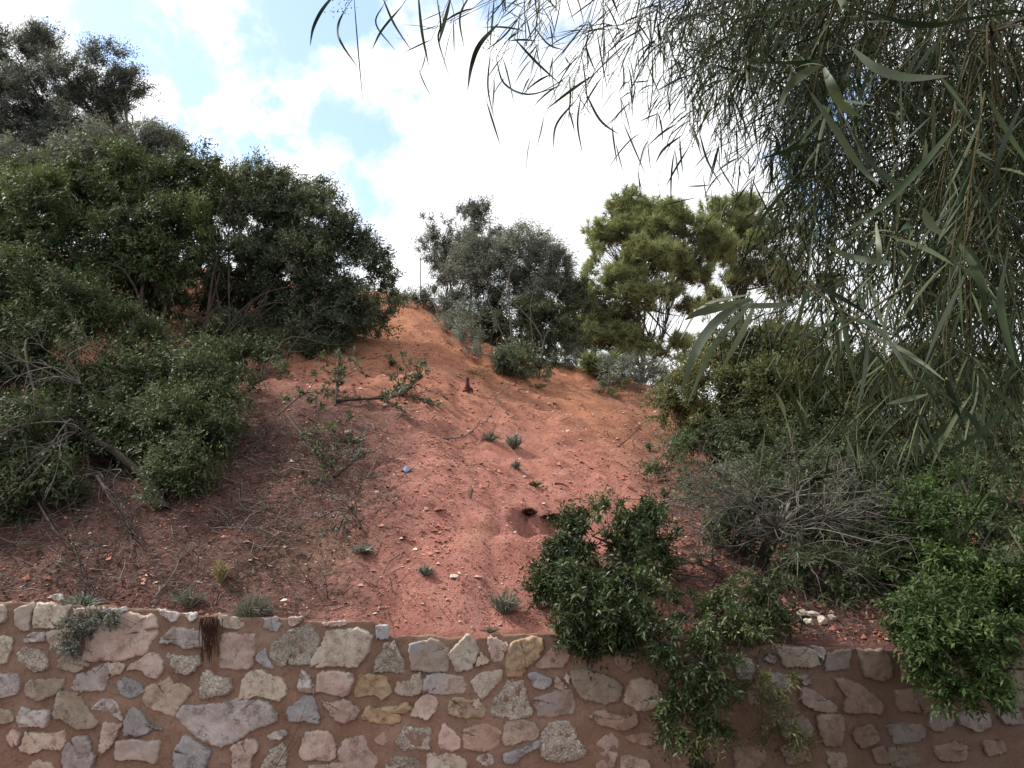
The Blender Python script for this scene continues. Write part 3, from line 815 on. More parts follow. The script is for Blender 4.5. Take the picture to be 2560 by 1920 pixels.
plant('low_shrub', 'low straggling green shrub on red soil below the dark lentisk', 'shrub', G(640, 960),
      [lob(u, v, a, b, y) for u, v, a, b, y in [(560, 900, 90, 42, 10.3), (660, 905, 80, 30, 10.4), (700, 870, 60, 26, 10.9), (470, 880, 80, 40, 10.3), (600, 960, 60, 26, 9.7), (790, 880, 60, 18, 11.2), (500, 940, 70, 34, 9.9), (850, 855, 46, 14, 11.4), (720, 930, 50, 18, 10.2)]],
      'deep_green', .06, .022, 1.7, 105, r0=.02, gaps=.46, back=.7, crown='foliage', trunk='stems')
# -- lower left: shrubs over the leaf litter
b1 = G(200, 1290)
plant('twiggy_shrub', 'dark grey-green shrub with bare curved twigs at the left edge above the wall', 'shrub', b1,
      [lob(u, v, a, b, y) for u, v, a, b, y in [(90, 770, 140, 80, 8.6), (140, 880, 140, 80, 8.3), (40, 980, 110, 110, 8.0), (-60, 900, 110, 160, 8.3), (20, 1130, 90, 90, 7.7), (240, 800, 90, 60, 8.7), (230, 900, 90, 60, 8.4), (-60, 1180, 90, 80, 7.6), (110, 1080, 110, 70, 7.8), (40, 1240, 90, 50, 7.4), (150, 1200, 70, 50, 7.5), (-40, 1270, 80, 50, 7.2), (190, 1010, 80, 60, 8)]],
      'deep_green', .052, .019, 2.5, 106, bark=DARKBARK, r0=.018, gaps=.39, crown='foliage', trunk='stems', tw=.10, lift=.2)
b2 = G(420, 1255)
plant('leaning_shrub', 'dense green shrub with a leaning trunk drooping over shaded soil at the lower left', 'shrub', b2,
      [lob(u, v, a, b, y) for u, v, a, b, y in [(350, 930, 110, 70, 8.4), (330, 1010, 90, 60, 8.1), (460, 980, 110, 80, 8.1), (450, 1080, 110, 85, 7.8), (450, 1160, 66, 50, 7.5), (425, 1235, 34, 40, 7.35), (500, 1020, 70, 60, 8), (290, 1090, 70, 60, 7.9), (520, 1060, 56, 60, 7.8), (380, 1110, 70, 60, 7.7), (545, 1010, 45, 45, 8.0), (330, 860, 90, 50, 8.9), (520, 1100, 55, 60, 7.7), (540, 930, 60, 40, 8.6), (470, 1205, 40, 36, 7.4), (350, 1090, 60, 60, 7.8)]],
      'deep_green', .050, .019, 2.5, 107, bark=DARKBARK, r0=.02, gaps=.39, crown='foliage', tw=.10, lift=.15)
# -- on the crest, centre
plant('olive_tree', 'round olive tree standing on the crest behind the silvery bush', 'tree', np.array([-1.35, 19.3, float(height(-1.35, 19.3))]),
      [lob(u, v, a, b, y) for u, v, a, b, y in [(1120, 590, 60, 52, 19.4), (1085, 640, 38, 50, 19.3), (1215, 585, 75, 50, 19.5), (1160, 560, 60, 30, 19.5), (1150, 660, 70, 50, 19.2), (1110, 700, 45, 22, 19.2)]],
      'olive', .085, .025, 1.6, 108, r0=.06, gaps=.44, twig=.36, up=.6, tw=.12, twr=.006)
bb = [G(1290, 952), G(1345, 952), G(1318, 945)]
plant('olive_bush', 'silvery grey olive bush with green lower shoots on the right of the bare ridge', 'shrub', bb[0],
      [lob(u, v, a, b, y) for u, v, a, b, y in [(1290, 640, 95, 55, 16.6), (1240, 720, 95, 70, 16.4), (1350, 710, 75, 75, 16.6), (1300, 760, 110, 70, 16.4), (1395, 690, 40, 45, 16.7), (1200, 660, 60, 50, 16.6)]],
      'silver', .075, .017, 2.1, 109, bark=DARKBARK, r0=.022, bases=bb, gaps=.40, up=.95, twig=.42, tw=.14, twr=.006)
plant('lentisk_bush', 'dark green lentisk bush growing through the foot of the silvery olive on the ridge', 'shrub', bb[1],
      [lob(u, v, a, b, y) for u, v, a, b, y in [(1290, 840, 95, 60, 15.9), (1380, 800, 70, 75, 16.2), (1330, 900, 70, 42, 15.6), (1225, 800, 45, 55, 16.2), (1400, 870, 45, 50, 15.9), (1270, 905, 45, 36, 15.6), (1430, 760, 35, 50, 16.5)]],
      'lentisk', .075, .027, 2.5, 110, bark=DARKBARK, r0=.02, bases=bb, gaps=.41, up=.5, crown='foliage', trunk='stems')
plant('ridge_shrub', 'low dark scrub on the skyline at the top of the bare ridge', 'shrub', np.array([-1.8, 18.6, float(height(-1.8, 18.6))]),
      [lob(u, v, a, b, 18.4) for u, v, a, b in [(1110, 760, 60, 30), (1065, 757, 40, 18), (1160, 775, 50, 40), (1180, 815, 40, 40)]],
      'olive', .075, .02, 1.8, 111, r0=.02, gaps=.40, crown='foliage', trunk='stems')
plant('ridge_shrub', 'grey dry scrub strip along the right-hand edge of the bare ridge top', 'shrub', G(1110, 830),
      [lob(u, v, a, b, y) for u, v, a, b, y in [(1015, 757, 40, 10, 18.0), (1120, 812, 34, 22, 17.2), (1165, 850, 36, 20, 16.8), (1205, 885, 34, 18, 16.5)]],
      'silver', .07, .012, 1.3, 112, r0=.012, gaps=.42, up=1.2, crown='foliage', trunk='stems', bark=GREYBARK)

# -- pine
def pine(name, label, base, lobes, seed, n_tuft, needle=.21, r0=.09, extra=()):
    global NLEAF
    g = np.random.default_rng(seed); t = thing(name, label, 'tree', base)
    lobes = [(c_, a_*1.22) for c_, a_ in lobes]; lb_ = buds(lobes, g, 5); C = np.array([l[0] for l in lb_]); A = np.array([l[1] for l in lb_])
    w = A[:, 0]*A[:, 2]; k = g.choice(len(C), n_tuft, p=w/w.sum())
    d = rsph(n_tuft, g); d[:, 2] = np.abs(d[:, 2])*np.where(g.random(n_tuft) < .8, 1, -1); d = unit(d)
    rad = 1-np.abs(g.normal(size=n_tuft))*.28
    pos = C[k]+d*A[k]*rad[:, None]
    keep = fbm(pos[:, 0]*1.1, pos[:, 1]*1.1, pos[:, 2]*1.1, 71, 2) > .33
    pos, d, k = pos[keep], d[keep], k[keep]; n = len(pos); m = 34
    ax_ = unit(unit(d/A[k])*.7 + np.array([0, 0, .9]) + rsph(n, g)*.35)
    u = g.random((n, m)); th = np.arccos(1-u*.92); ph = g.random((n, m))*6.283
    a = unit(np.cross(ax_, rsph(n, g))); b = np.cross(ax_, a)
    nd = np.cos(th)[..., None]*ax_[:, None] + np.sin(th)[..., None]*(np.cos(ph)[..., None]*a[:, None]+np.sin(ph)[..., None]*b[:, None])
    st = pos[:, None] - ax_[:, None]*(g.random((n, m))*.16)[..., None]
    L = needle*g.uniform(.6, 1.15, (n, m))[..., None]
    sd_ = unit(np.cross(nd, rsph(n*m, g).reshape(n, m, 3)))*.0098
    V = np.stack([st-sd_, st+sd_, st+nd*L], 2).reshape(-1, 3); T = np.arange(n*m*3).reshape(-1, 3)
    NLEAF += n*m/2
    cl = fbm(pos[:, 0]*.9, pos[:, 1]*.9, pos[:, 2]*.9, 13, 2)
    var = np.clip(.3*np.clip((cl-.5)*2+.5, 0, 1)[:, None]+.55*g.random((n, 1))+.15*g.random((n, m)), 0, 1)
    mesh('crown', V, T, LM['pine'], t, np.repeat(var.ravel(), 3))
    gm = Geo(); top = C.mean(0); top[2] += .3
    tr = curve_pts([base-np.array([0, 0, .3]), base*.6+top*.4+np.array([.15, 0, 0]), top], 18)
    tube(gm, tr, r0, r0*.35, 8, .5, .08)
    gm.build('trunk', PINEBARK, t, smooth=True)
    for (c, a_) in list(lobes)+list(extra):
        gb = Geo(); s0 = tr[g.integers(7, 16)]; v = c-s0; ln = np.linalg.norm(v)
        pts = curve_pts([s0, s0+v*.5+np.array([0, 0, -.06*ln])+g.normal(size=3)*.07*ln, c], 12); tube(gb, pts, r0*.36, r0*.1, 5, g.random(), .1)
        idx = np.nonzero(np.linalg.norm((pos-c)/a_, axis=1) < 1.15)[0]
        for q in idx[g.random(len(idx)) < .22]:
            s1 = pts[g.integers(5, 12)]; w_ = pos[q]-s1
            tube(gb, curve_pts([s1, s1+w_*.5+g.normal(size=3)*.08, pos[q]], 6), r0*.11, r0*.04, 3, g.random())
        gb.build('branch', PINEBARK, t, smooth=True)
    return t
pb = np.array([3.4, 20.5, float(height(3.4, 20.5))])
pine('pine_tree', 'spreading pine with bright yellow-green needle tufts right of the olive bush', pb,
     [lob(u, v, a, b, y) for u, v, a, b, y in [(1640, 540, 100, 52, 20.6), (1570, 590, 85, 50, 20.4), (1715, 570, 90, 52, 20.8), (1520, 665, 68, 46, 20.2), (1610, 650, 90, 40, 19.8), (1480, 735, 55, 42, 20.2), (1560, 715, 65, 34, 19.9), (1690, 650, 80, 36, 20.3), (1475, 800, 40, 36, 20), (1535, 790, 50, 40, 20.3), (1520, 860, 60, 34, 20.0), (1500, 915, 50, 28, 19.7), (1740, 700, 45, 26, 20.5), (1780, 610, 60, 50, 20.6), (1580, 530, 60, 36, 20.6), (1460, 770, 60, 50, 20.1), (1510, 600, 50, 40, 20.4), (1430, 850, 36, 40, 20), (1700, 870, 36, 26, 20), (1720, 770, 30, 24, 20.3), (1600, 745, 50, 28, 19.6), (1660, 720, 40, 24, 19.8), (1570, 850, 60, 40, 20.2), (1470, 860, 60, 50, 20.1), (1620, 880, 50, 24, 20.4)]], 120, 4300,
     extra=[lob(u, v, 40, 20, 20.4) for u, v in [(1640, 760), (1700, 790), (1600, 830), (1660, 840), (1580, 780)]])
pine('pine_tree', 'second pine half hidden behind the hanging long-leaved branches', np.array([6.1, 22.5, float(height(6.1, 22.5))]),
     [lob(u, v, a, b, y) for u, v, a, b, y in [(1830, 555, 80, 46, 22.5), (1900, 590, 80, 46, 22.4), (1960, 640, 70, 50, 22.2), (1840, 630, 90, 36, 22), (1930, 700, 70, 40, 22.3), (1830, 705, 40, 26, 22), (2010, 720, 60, 60, 22.5), (1740, 860, 40, 30, 21), (1760, 760, 40, 40, 22)]], 121, 1700)
plant('far_shrub', 'dark feathery shrub beyond the crest under the pine', 'shrub', np.array([3.3, 18.5, float(height(3.3, 18.5))]),
      [lob(u, v, a, b, 18.4) for u, v, a, b in [(1580, 930, 70, 36), (1640, 945, 50, 24), (1540, 960, 60, 20), (1460, 900, 40, 30)]],
      'olive', .075, .02, 1.8, 122, r0=.03, gaps=.42, crown='foliage', trunk='stems')
plant('small_shrub', 'small yellowish shrub on the soil bank below the pine', 'shrub', G(1530, 985),
      [lob(1530, 968, 24, 20, yG(1530, 990)), lob(1548, 975, 16, 14, yG(1548, 990))], 'yellow', .06, .02, 2.0, 123, r0=.012, gaps=.3, ground=False, crown='foliage', trunk='stems')

# -- right: large yellowish lentisk and what grows in front of it
plant('lentisk_tree', 'large yellowish-green lentisk tree on the right behind the hanging leaves', 'tree', np.array([3.9, 11.0, float(height(3.9, 11.0))]),
      [lob(u, v, a, b, y) for u, v, a, b, y in [(1890, 890, 140, 66, 11.2), (1810, 940, 130, 66, 11.0), (1980, 960, 140, 80, 11.0), (1720, 985, 90, 52, 10.9), (2110, 990, 120, 90, 11.0), (1900, 1030, 180, 66, 10.7), (1960, 850, 80, 36, 11.4), (2230, 1050, 110, 90, 10.8), (2060, 1090, 130, 66, 10.5), (2350, 1060, 110, 90, 11), (2480, 1120, 110, 90, 10.8), (1980, 1060, 150, 80, 10.4), (1840, 1000, 110, 70, 10.8), (1760, 1020, 80, 60, 10.6), (2180, 960, 110, 70, 11.2), (2330, 960, 110, 80, 11.4), (2480, 1000, 100, 80, 11.4), (2000, 880, 100, 50, 11.3)]],
      'yellow', .062, .024, 2.6, 130, bark=DARKBARK, r0=.04, gaps=.37, lift=.3)
plant('lentisk_bush', 'open green bush over pinkish soil at the left foot of the large lentisk', 'shrub', np.array([2.6, 9.4, float(height(2.6, 9.4))]),
      [lob(u, v, a, b, y) for u, v, a, b, y in [(1690, 1080, 46, 56, 9.6), (1675, 1150, 36, 50, 9.3), (1770, 1100, 60, 40, 9.6), (1840, 1140, 60, 34, 9.4), (1710, 1210, 30, 36, 8.9), (1640, 1180, 24, 20, 9.2), (1730, 1275, 44, 34, 8.4), (1800, 1260, 50, 36, 8.4), (1870, 1200, 80, 40, 8.9)]],
      'fresh', .055, .022, 1.15, 131, r0=.012, gaps=.47, crown='foliage', trunk='stems', tw=.12, back=.7)
plant('tall_shrub', 'tall dull green shrub behind the bright green one at the right edge', 'shrub', np.array([5.2, 8.8, float(height(5.2, 8.8))]),
      [lob(u, v, a, b, y) for u, v, a, b, y in [(2330, 1190, 120, 66, 8.8), (2200, 1200, 130, 70, 8.8), (2480, 1230, 90, 90, 8.7), (2080, 1230, 120, 60, 8.6), (2520, 1340, 80, 100, 8.5), (2560, 1480, 60, 80, 8.0), (2180, 1290, 90, 50, 8.4), (2010, 1150, 120, 60, 9.2), (1900, 1140, 110, 50, 9.4), (1960, 1230, 110, 50, 8.8), (2000, 1330, 90, 40, 8), (2140, 1370, 100, 50, 8), (2240, 1330, 80, 60, 8), (1890, 1285, 80, 40, 8), (2060, 1440, 80, 36, 7.5), (2200, 1460, 70, 40, 7.5), (1830, 1350, 50, 36, 8), (2120, 1140, 130, 60, 9.2), (2540, 1120, 70, 80, 9)]],
      'deep_green', .055, .021, 2.4, 132, bark=DARKBARK, r0=.025, gaps=.38, crown='foliage', trunk='stems', tw=.1)
kb = G(1860, 1500)
plant('glossy_bush', 'dense dark glossy bush spilling over the top of the wall right of centre', 'shrub', np.array([.92, 6.15, float(height(.92, 6.15))]),
      [lob(u, v, a, b, y) for u, v, a, b, y in [(1500, 1330, 92, 66, 6.3), (1590, 1275, 52, 44, 6.4), (1620, 1250, 26, 30, 6.4), (1450, 1410, 66, 60, 6.1), (1530, 1410, 105, 85, 6.1), (1465, 1510, 100, 66, 5.75), (1550, 1540, 90, 66, 5.7), (1395, 1490, 46, 48, 5.9), (1640, 1390, 48, 50, 6.2), (1500, 1600, 72, 40, 5.45), (1610, 1330, 46, 40, 6.3), (1372, 1440, 30, 30, 6.0), (1580, 1470, 60, 60, 6.0), (1430, 1580, 50, 40, 5.5)]],
      'glossy', .046, .0165, 2.7, 133, r0=.03, gaps=.41, crown='foliage', trunk='stems', twig=.17, gfreq=3.0, tw=.05, shell=.3)
plant('hanging_shrub', 'green shrub hanging down over the wall face beside the dark bush', 'shrub', np.array([1.55, 5.75, float(height(1.55, 5.75))]),
      [lob(u, v, a, b, y) for u, v, a, b, y in [(1700, 1590, 80, 60, 5.3), (1790, 1540, 100, 56, 5.5), (1870, 1490, 80, 44, 5.7), (1690, 1690, 48, 70, 5.22), (1745, 1640, 60, 50, 5.25), (1660, 1560, 50, 40, 5.5), (1690, 1790, 40, 70, 5.2), (1700, 1890, 50, 60, 5.2), (1640, 1640, 36, 36, 5.3), (1840, 1590, 80, 44, 5.35), (1790, 1670, 56, 44, 5.25), (1740, 1740, 50, 40, 5.22), (1760, 1830, 40, 40, 5.2), (1900, 1540, 60, 36, 5.5)]],
      'glossy', .042, .0145, 1.45, 134, r0=.016, gaps=.41, crown='foliage', trunk='stems', twig=.17, up=-.5, droop=.3, gfreq=3.2, tw=.1, ground=False, lift=.3)
plant('hanging_shrub', 'sparse yellow-green shoots trailing over the dark-streaked mortar below the hanging shrub', 'shrub', np.array([1.75, 5.72, float(height(1.75, 5.72))]),
      [lob(u, v, a, b, y) for u, v, a, b, y in [(1850, 1660, 80, 60, 5.3), (1900, 1740, 90, 66, 5.25), (1820, 1780, 70, 70, 5.22), (1950, 1810, 60, 40, 5.2), (1790, 1850, 60, 50, 5.2)]],
      'yellow', .042, .011, .7, 135, r0=.008, gaps=.47, crown='foliage', trunk='stems', twig=.2, up=-.2, droop=.35, tw=.5, twr=.002, ground=False, back=1, shell=.5)
plant('green_shrub', 'bright green shrub leaning out over the right-hand end of the wall', 'shrub', np.array([3.1, 6.2, float(height(3.1, 6.2))]),
      [lob(u, v, a, b, y) for u, v, a, b, y in [(2350, 1340, 110, 70, 6.6), (2420, 1290, 80, 66, 6.8), (2290, 1270, 90, 52, 6.9), (2400, 1450, 95, 70, 6.2), (2320, 1530, 76, 56, 5.9), (2430, 1560, 72, 60, 5.8), (2390, 1640, 100, 56, 5.25), (2405, 1715, 60, 44, 5.22), (2330, 1630, 56, 46, 5.25), (2450, 1620, 60, 60, 5.25), (2380, 1570, 90, 50, 5.4), (2460, 1390, 60, 70, 6.5), (2260, 1440, 60, 50, 6.3), (2250, 1540, 40, 36, 6.0), (2300, 1330, 80, 70, 6.6), (2470, 1480, 60, 70, 6.2), (2380, 1240, 90, 60, 7)]],
      'bright', .05, .019, 2.5, 136, r0=.03, gaps=.41, crown='foliage', trunk='stems', twig=.19, gfreq=2.6)

# -- bare, many-twigged shrub on the right
def fan(parent, origin, targets, r, g, bark, side=3, curl=.25, kname='branch', sag=.0):
    for t_ in targets:
        gm = Geo(); v = t_-origin; ln = np.linalg.norm(v)
        pts = curve_pts([origin, origin+v*.35+np.array([0, 0, curl*ln*.4])+g.normal(size=3)*.10*ln, origin+v*.7+np.array([0, 0, curl*ln*.45])+g.normal(size=3)*.09*ln, t_], 14)
        tube(gm, pts, r*g.uniform(.7, 1.1), r*.25, 5, g.random(), .2)
        for s in range(side):
            a = pts[g.integers(4, 13)]; d = unit(v/ln*.8+g.normal(size=3)*.55); L2 = ln*g.uniform(.2, .5)
            q = curve_pts([a, a+d*L2*.5+np.array([0, 0, .05*L2]), a+d*L2+np.array([0, 0, -.12*L2])+g.normal(size=3)*.05*L2], 8)
            tube(gm, q, r*.34, r*.12, 4, g.random())
            for s2 in range(2):
                a2 = q[g.integers(3, 8)]; d2 = unit(d+g.normal(size=3)*.6); L3 = L2*g.uniform(.3, .6)
                tube(gm, curve_pts([a2, a2+d2*L3*.5, a2+d2*L3+g.normal(size=3)*.06*L3], 5), r*.16, r*.08, 3, g.random())
        gm.build(kname, bark, parent, smooth=True)

gB = np.random.default_rng(140)
yb = 6.6
t = thing('bare_shrub', 'leaning shrub with thick trunk and a fan of bare grey twigs above the wall', 'shrub', P(1870, 1480, yb))
gm = Geo()
tube(gm, curve_pts([P(1840, 1530, 6.6), P(1880, 1460, 6.6), P(1915, 1380, 6.6), P(1945, 1320, 6.6)], 12), .075, .05, 8, .5, .1)
tube(gm, curve_pts([P(1870, 1480, 6.6), P(1800, 1450, 6.5), P(1730, 1435, 6.4)], 8), .04, .02, 6, .5, .1)
gm.build('trunk', DARKBARK, t, smooth=True)
o1, o2, o3 = P(1945, 1320, 6.6), P(1900, 1435, 6.6), P(1880, 1470, 6.6)
for oo, cu, cv, ru, rv, cnt, yy, rr in [(o1, 2000, 1250, 260, 130, 22, 6.35, .009), (P(2060, 1300, 6.5), 2130, 1310, 200, 110, 18, 6.3, .008), (P(1990, 1230, 6.55), 1960, 1200, 230, 90, 14, 6.35, .008), (o2, 2120, 1490, 170, 90, 16, 6.15, .009), (P(2080, 1470, 6.5), 2200, 1500, 140, 110, 18, 6.1, .008), (P(1960, 1400, 6.5), 2080, 1400, 170, 90, 14, 6.2, .008), (o3, 1690, 1480, 120, 100, 18, 6.15, .010), (o1, 1780, 1260, 130, 110, 18, 6.4, .010)]:
    tg = []
    for q in range(cnt):
        an = gB.random()*6.283; k_ = gB.uniform(.45, 1)**.5; tg.append(P(cu+ru*k_*math.cos(an), cv+rv*k_*math.sin(an), yy+gB.normal()*.18))
    fan(t, oo, tg, rr, gB, GREYBARK if oo is not o3 else BARK, 4, .18)
fan(t, o2, [P(2120, 1480, 6.6), P(2260, 1545, 6.4), P(2050, 1545, 6.5)], .024, gB, GREYBARK, 5, .1)
fan(t, o1, [P(2120, 1330, 6.8), P(1800, 1260, 6.8), P(1985, 1230, 6.9)], .022, gB, GREYBARK, 5, .15)
V, Q, var, _t = foliage([lob(u, v, a, b, y) for u, v, a, b, y in [(2060, 1190, 130, 60, 7.0), (1960, 1180, 110, 50, 7.2), (2160, 1230, 90, 50, 6.9), (1760, 1340, 40, 30, 6.9), (1750, 1440, 50, 36, 6.5), (2240, 1320, 60, 50, 6.9), (1860, 1190, 60, 40, 7.1)]], .045, .018, 1.0, gB, gaps=.46, twig=.2, gfreq=2.6)
mesh('foliage', V, Q, LM['lentisk'], t, var); NLEAF += len(Q)

# bare twigs of the twiggy shrub on the left, and its dark trunk
gB = np.random.default_rng(141)
t1 = [o for o in COL.objects if o.get('label', '').startswith('dark grey-green shrub with bare')][0]
fan(t1, P(190, 1080, 7.0), [P(u, v, y-.75) for u, v, y in [(20, 1000, 7.4), (0, 1090, 7.3), (60, 1180, 7.2), (-40, 1160, 7.3), (110, 1250, 7.1), (10, 1260, 7.1), (-40, 1020, 7.5)]], .010, gB, GREYBARK, 6, .35)
fan(t1, P(200, 960, 7.15), [P(u, v, y-.85) for u, v, y in [(40, 900, 7.6), (10, 960, 7.6), (100, 860, 7.6), (180, 820, 7.8), (-20, 870, 7.8), (60, 1010, 7.5)]], .010, gB, GREYBARK, 6, .3)
fan(t1, P(250, 1180, 7.1), [P(u, v, y-.35) for u, v, y in [(130, 1330, 7.0), (60, 1310, 7.0), (210, 1340, 6.9), (300, 1300, 7.0), (90, 1220, 7.1)]], .009, gB, GREYBARK, 5, .3)
t2 = [o for o in COL.objects if o.get('label', '').startswith('dense green shrub with a leaning')][0]
gm = Geo(); tube(gm, curve_pts([G(415, 1275), P(375, 1210, 7.0), P(300, 1140, 7.1), P(215, 1080, 7.3), P(150, 1000, 7.8)], 16), .055, .026, 8, .4, .1)
gm.build('trunk', DARKBARK, t2, smooth=True)
print('leaves', NLEAF)
# ================================================================ on the slope
gD = np.random.default_rng(200)
def spread_xy(n, g, x0=-7, x1=6.5, y0=5.62, y1=17.5, pw=1.6):
    a = 1-pw; y = (y0**a + g.random(n)*(y1**a-y0**a))**(1/a)
    x = g.uniform(-.72, .72, n)*y
    return x, y

_pyr = np.array([[1, .2, -.1], [-.2, 1, -.1], [-1, -.1, -.1], [.1, -1, -.1], [.1, 0, .8]], float)
_pyrT = np.array([[0, 1, 4], [1, 2, 4], [2, 3, 4], [3, 0, 4]])
_oct = np.array([[1, 0, 0], [0, 1, 0], [-1, 0, 0], [0, -1, 0], [0, 0, 1], [0, 0, -.6]], float)
_octT = np.array([[0, 1, 4], [1, 2, 4], [2, 3, 4], [3, 0, 4], [1, 0, 5], [2, 1, 5], [3, 2, 5], [0, 3, 5]])
def scatter_rocks(name, x, y, r, mat, var, g, flat=.65):
    n = len(x); z = height(x, y) + r*.15
    V = _pyr[None]*g.uniform(.6, 1.3, (n, 5, 1))*np.array([1, 1, flat*1.2]) + g.normal(size=(n, 5, 3))*.2
    an = g.random(n)*6.283; c, s = np.cos(an)[:, None], np.sin(an)[:, None]
    V = np.stack([V[..., 0]*c-V[..., 1]*s, V[..., 0]*s+V[..., 1]*c, V[..., 2]], -1)
    V = V*r[:, None, None] + np.stack([x, y, z], -1)[:, None]
    T = (_pyrT[None]+np.arange(n)[:, None, None]*5).reshape(-1, 3)
    return mesh(name, V.reshape(-1, 3), T, mat, None, np.repeat(var, 5), kind='stuff')

def varmat(name, stops, rough=.9, sc=60):
    m, n, l = newmat(name); a = n.new('ShaderNodeAttribute'); a.attribute_name = 'var'
    r = ramp(n, stops); l.new(a.outputs['Fac'], r.inputs[0]); gg = n.new('ShaderNodeNewGeometry')
    f = noise(n, l, gg.outputs['Position'], sc, 4, .7)
    b = principled(n, l, mixc(n, l, mrange(n, l, f, .5, .75, 0, .4), r.outputs[0], (.12, .06, .045)), rough, .15, f, .5, .01)
    out(n, l, b.outputs[0]); return m
PEB = varmat('pebble_grit', [(.0, (.13, .05, .038)), (.3, (.27, .10, .075)), (.62, (.36, .17, .125)), (.85, (.42, .28, .22)), (1, (.55, .47, .42))])
CLOD = varmat('soil_clods', [(.0, (.17, .06, .042)), (.6, (.30, .115, .08)), (1, (.38, .17, .115))])
TWIG = varmat('dry_twigs', [(.0, (.035, .024, .021)), (.5, (.09, .064, .055)), (.8, (.16, .13, .115)), (1, (.28, .25, .22))])
x, y = spread_xy(82000, gD); k = fbm(x*.8, y*.8, 0, 3, 3) + .35*gD.random(len(x)) > .56
x, y = x[k], y[k]; r = .0045*np.exp(gD.normal(size=len(x))*.5)*(.75+.05*y)
scatter_rocks('pebbles', x, y, np.minimum(r, .022), PEB, gD.beta(1.4, 1.9, len(x)), gD)
x, y = spread_xy(22000, gD); k = (fbm(x*1.2, y*1.2, 0, 13, 3) > .47) & ~((x < -.7-.3*fbm(x, y, 0, 14)) & (y < 9.2) & (gD.random(len(x)) < .85))
x, y = x[k], y[k]; r = .011*np.exp(gD.normal(size=len(x))*.45)*(.7+.05*y)
xb, yb2 = spread_xy(2600, gD); kb_ = gD.random(2600) < .15+.85*np.exp(-((yb2-11.6-.35*xb)/1.1)**2)*(xb > -.5)
scatter_rocks('gravel', xb[kb_], yb2[kb_], gD.uniform(.012, .032, kb_.sum()), PEB, gD.uniform(.55, 1, kb_.sum()), gD, .6)
scatter_rocks('soil_clods', x, y, np.minimum(r, .05), CLOD, gD.random(len(x)), gD, .75)

def litter(name, x, y, L, w, mat, g, lift=.35):
    n = len(x); z = height(x, y); an = g.random(n)*6.283
    d = unit(np.stack([np.cos(an), np.sin(an), np.abs(g.normal(size=n))*lift+.2*np.sin(an)], -1))
    b = np.stack([x, y, z+.008], -1); s = unit(np.cross(d, np.array([.1, .2, 1.])))*w[:, None]
    bend = g.normal(size=(n, 3))*.16*L[:, None]; up = np.array([0, 0, 1.])*w[:, None]
    e = b+d*L[:, None]; m_ = (b+e)/2+bend*.5
    m_[:, 2] = np.maximum(m_[:, 2], height(m_[:, 0], m_[:, 1])+.004); e[:, 2] = np.maximum(e[:, 2], height(e[:, 0], e[:, 1])+.004)
    V = np.stack([b-s, b+s, b+up, m_-s*.8, m_+s*.8, m_+up, e], 1).reshape(-1, 3)
    q = np.array([[0, 1, 4, 3], [1, 2, 5, 4], [2, 0, 3, 5]]); t_ = np.array([[3, 4, 6], [4, 5, 6], [5, 3, 6]])
    o = np.arange(n)[:, None, None]*7
    return mesh(name, V, [(q[None]+o).reshape(-1, 4), (t_[None]+o).reshape(-1, 3)], mat, None, np.repeat(g.random(n), 7), kind='stuff')
# twigs and dead leaves: thick on the shaded ground at lower left and under the right-hand shrubs, thin elsewhere
xa, ya_ = spread_xy(44000, gD); u_ = xa/ya_
wgt = .10 + 1.5*np.clip((-.9-xa+1.2*(fbm(xa*.8, ya_*.8, 0, 7, 2)-.5))/.5, 0, 1)*np.clip((9.6-ya_)/1.2, 0, 1) + .7*np.clip((xa-1.5)/.5, 0, 1)*np.clip((9.-ya_)/1.5, 0, 1)
wgt += .35*np.exp(-((ya_-10.6-.4*np.sin(xa*2))/.55)**2)*(xa < 2)
wgt *= .35+1.3*np.clip((fbm(xa*1.6, ya_*1.6, 0, 8, 3)-.38)*4, 0, 1)
pp_ = G(765, 1365); wgt *= 1-.85*np.exp(-((xa-pp_[0])**2+(ya_-pp_[1])**2)/.16)
k = gD.random(len(xa)) < wgt; x, y = xa[k], ya_[k]
litter('dead_twigs', x, y, .065*np.exp(gD.normal(size=len(x))*.6)*(.7+.05*y), .0019*np.exp(gD.normal(size=len(x))*.4)*(.5+.12*y), TWIG, gD)
# longer dead twigs heaped on the shaded ground above the left end of the wall, and under the right-hand shrubs
x = gD.uniform(-4.6, -.4, 5200); y = gD.uniform(5.7, 8.2, 5200)
k = gD.random(5200) < np.clip((-.75-x)/1.0, 0, 1)*np.clip((fbm(x*1.5, y*1.5, 0, 88, 3)-.34)*4, .05, 1); x, y = x[k], y[k]
x2 = gD.uniform(1.3, 3.6, 900); y2 = gD.uniform(5.7, 8.0, 900); x = np.concatenate([x, x2]); y = np.concatenate([y, y2])
litter('brushwood', x, y, gD.uniform(.10, .34, len(x)), gD.uniform(.0018, .004, len(x)), TWIG, gD, .55)
